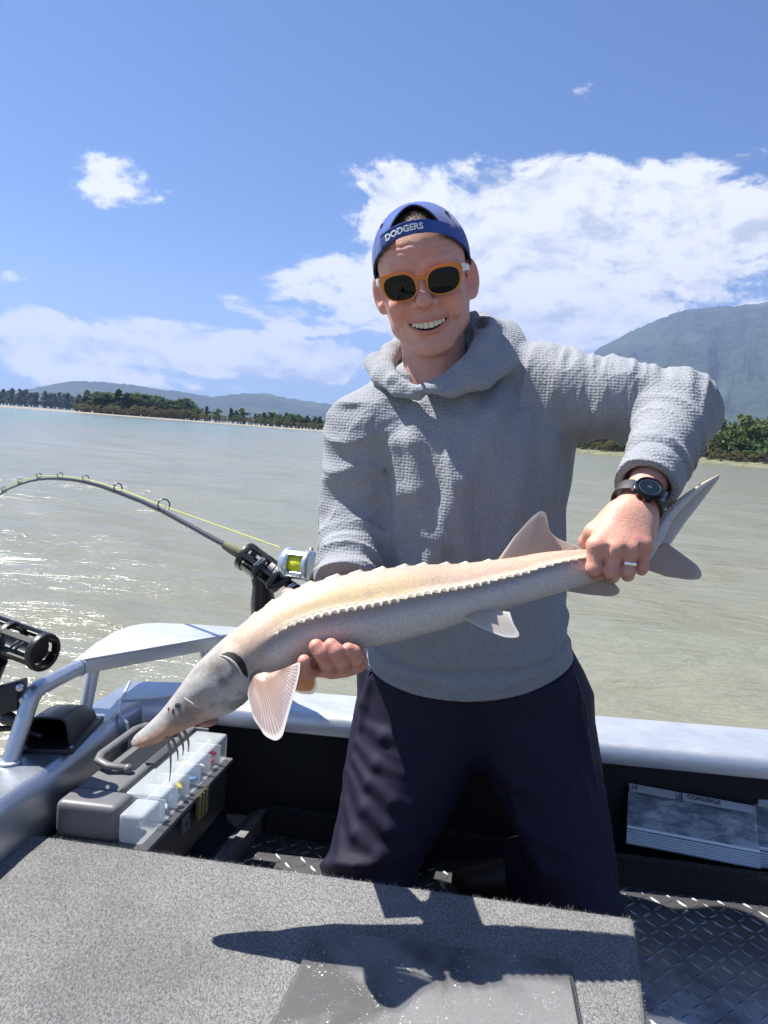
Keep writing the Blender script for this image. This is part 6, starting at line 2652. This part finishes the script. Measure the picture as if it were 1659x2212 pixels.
b = MB()
for s in (-1, 1):
    inn = eye_loop(s, .0262, .0202, 2.5)
    outr = eye_loop(s, .0296, .0230, 2.6, .0006, .0044, dz=.0014)
    n_ = len(inn)
    rings = []
    for off, lp_ in ((0, inn), (0, outr), (.0038, outr), (.0038, inn)):
        rings.append([h2w((x, gy(x, z) + off, z)) for x, z in lp_])
    for k in range(len(rings)):
        A_, B_ = rings[k], rings[(k + 1) % len(rings)]
        o = len(b.v)
        b.add(A_ + B_, [(i, (i + 1) % n_, n_ + (i + 1) % n_, n_ + i) for i in range(n_)])
for x0, x1 in ((-.0075, .0075),):   # bridge
    bt = [(x, gy(x, 0), z) for x, z in ((-.0085, -.0120), (-.004, -.0062), (.004, -.0062), (.0085, -.0120), (.0095, .0030), (.004, .0018), (-.004, .0018), (-.0095, .0030))]
    b.add([h2w((x, y - .0004, z)) for x, y, z in bt] + [h2w((x, y + .0042, z)) for x, y, z in bt], [tuple(range(8))[::-1], tuple(range(8, 16))] + [(i, (i + 1) % 8, 8 + (i + 1) % 8, 8 + i) for i in range(8)])
b.build('frame', amber, gl, bevel=.0007)
for s in (-1, 1):
    lp_ = eye_loop(s, .0263, .0203, 2.5)
    V, Fc = [h2w((s * .0366, gy(.0366, -.0138) - .0012, -.0138))], []
    for q in (.34, .67, 1.0):
        for x, z in lp_:
            xx_, zz_ = s * .0366 + (x - s * .0366) * q, -.0138 + (z + .0138) * q
            V.append(h2w((xx_, gy(xx_, zz_) + .0014 - .0026 * (1 - q * q), zz_)))
    n_ = len(lp_)
    Fc += [(0, 1 + i, 1 + (i + 1) % n_) for i in range(n_)]
    for r_ in range(2):
        Fc += [(1 + r_ * n_ + i, 1 + (r_ + 1) * n_ + i, 1 + (r_ + 1) * n_ + (i + 1) % n_, 1 + r_ * n_ + (i + 1) % n_) for i in range(n_)]
    mesh_obj('lens', V, Fc, lensm, gl, fix=True)
    b = MB()
    x0 = s * .0672
    rings = []
    for y_, x_, z_, hh in ((gy(.069, 0) + .001, .0700, .0010, .0066), (.004, .0742, .0010, .0060), (.03, .0775, .0, .0048), (.07, .0795, -.002, .0040), (.098, .0800, -.004, .0040), (.118, .0790, -.016, .0038)):
        c0 = np.array([s * x_, y_, z_])
        rings.append([h2w(c0 + np.array([s * a_, 0, c_])) for a_, c_ in ((-.0015, -hh), (.0018, -hh), (.0018, hh), (-.0015, hh))])
    b.loft(rings)
    b.build('temple_arm', ivory, gl, bevel=.0008)

# ---- wristwatch on his left wrist
wn = unit(-_f * .86 - CR * .18 + CU * .36)         # dial faces the camera, tipped up
wc = px(1404, 1053, 1.066)
armax = unit(wrL - px(1455, 935, 1.20))
wx = unit(np.cross(armax, wn))
wn = unit(np.cross(wx, armax))
watch = thing('wristwatch', wc, 'black round sports watch on the wrist just below the grey cuff', 'watch')
case_m = simple('watch_case', (.016, .017, .020), .28, .6)
b = MB()
b.lathe(wc - wn * .012, wn, [(.0001, 0), (.0185, 0), (.0205, .003), (.0210, .009), (.0200, .0118), (.0190, .0122), (.0001, .0122)], 40)
case = b.build('case', case_m, watch)
b = MB()
b.torus(wc + wn * .0006, wn, .0185, .0017, 44, 8)
b.build('bezel', simple('watch_bezel', (.03, .031, .036), .18, .85), case)
b = MB()
b.lathe(wc - wn * .0002, wn, [(.0001, 0), (.0172, 0), (.0168, .0009), (.0001, .0011)], 40)
b.build('dial_glass', simple('watch_glass', (.006, .010, .016), .04, spec=.8), case)
b = MB()
b.torus(wc + wn * .0009, wn, .0146, .0003, 44, 5)
b.build('dial_ring', simple('dial_ring', (.10, .13, .17), .3), case)
# faint digits of the sleeping display
tv, tf = text_mesh('08', .006)
tv -= tv.mean(0)
upd = -armax
b = MB()
b.add([wc + wn * .00125 + (wx if wx @ CR > 0 else -wx) * x + upd * y for x, y, _ in tv], tf)
b.build('digits', simple('dim_digits', (.06, .075, .09), .5), case, fix=False, smooth=False)
sg = 1 if wx @ CR > 0 else -1
b = MB()
rings = []
cW = wrL + armax * ((wc - wrL) @ armax)
R_w = .0335
rel = wc - wn * .010 - cW
R1 = max(.026, np.linalg.norm(rel - armax * (rel @ armax)))
for q in np.linspace(math.radians(30), math.radians(330), 36):
    rr_w = R1 * math.cos(q) ** 2 + .0345 * math.sin(q) ** 2 + (.030 - 0) * 0
    if math.cos(q) < 0:
        rr_w = .031 * math.cos(q) ** 2 + .0345 * math.sin(q) ** 2
    d = wn * math.cos(q) + wx * math.sin(q)
    c0 = cW + d * rr_w
    wd_ = .0105
    rings.append([c0 - armax * wd_, c0 + armax * wd_, c0 + armax * wd_ + d * .0028, c0 - armax * wd_ + d * .0028])
b.loft(rings)
band = b.build('strap', M['dark_rubber'], watch, bevel=.0006)
for s in (-1, 1):
    b = MB()
    c0 = wc - wn * .007 + wx * s * .0215
    b.box(c0, wx * .0035, armax * .0095, wn * .0022)
    b.build('lug', simple('lug_steel', (.30, .30, .31), .3, .9), case, bevel=.0008)
b = MB()
for k in (-1, 0, 1):
    b.lathe(wc - wn * .006 + unit(armax * .85 + wx * .5 * k) * .0200, unit(armax * .85 + wx * .5 * k), [(.0001, 0), (.0022, 0), (.0022, .003), (.0001, .0034)], 10)
b.build('button', simple('watch_button', (.25, .05, .02), .3, .3), case)

# ---- wedding band
i = 2
rp0 = mcpL[i] + (pipL[i] - mcpL[i]) * .66
rax = unit(pipL[i] - mcpL[i])
b = MB()
b.lathe(rp0 - rax * .0022, rax, [(.0108, 0), (.0119, .0004), (.0121, .0022), (.0119, .0040), (.0108, .0044)], 30, caps=False)
rg_ = b.build('ring', simple('ring_metal', (.80, .79, .77), .15, 1.0), loc=rp0)
tag(rg_, 'silver wedding band on the hand gripping the tail', 'ring')
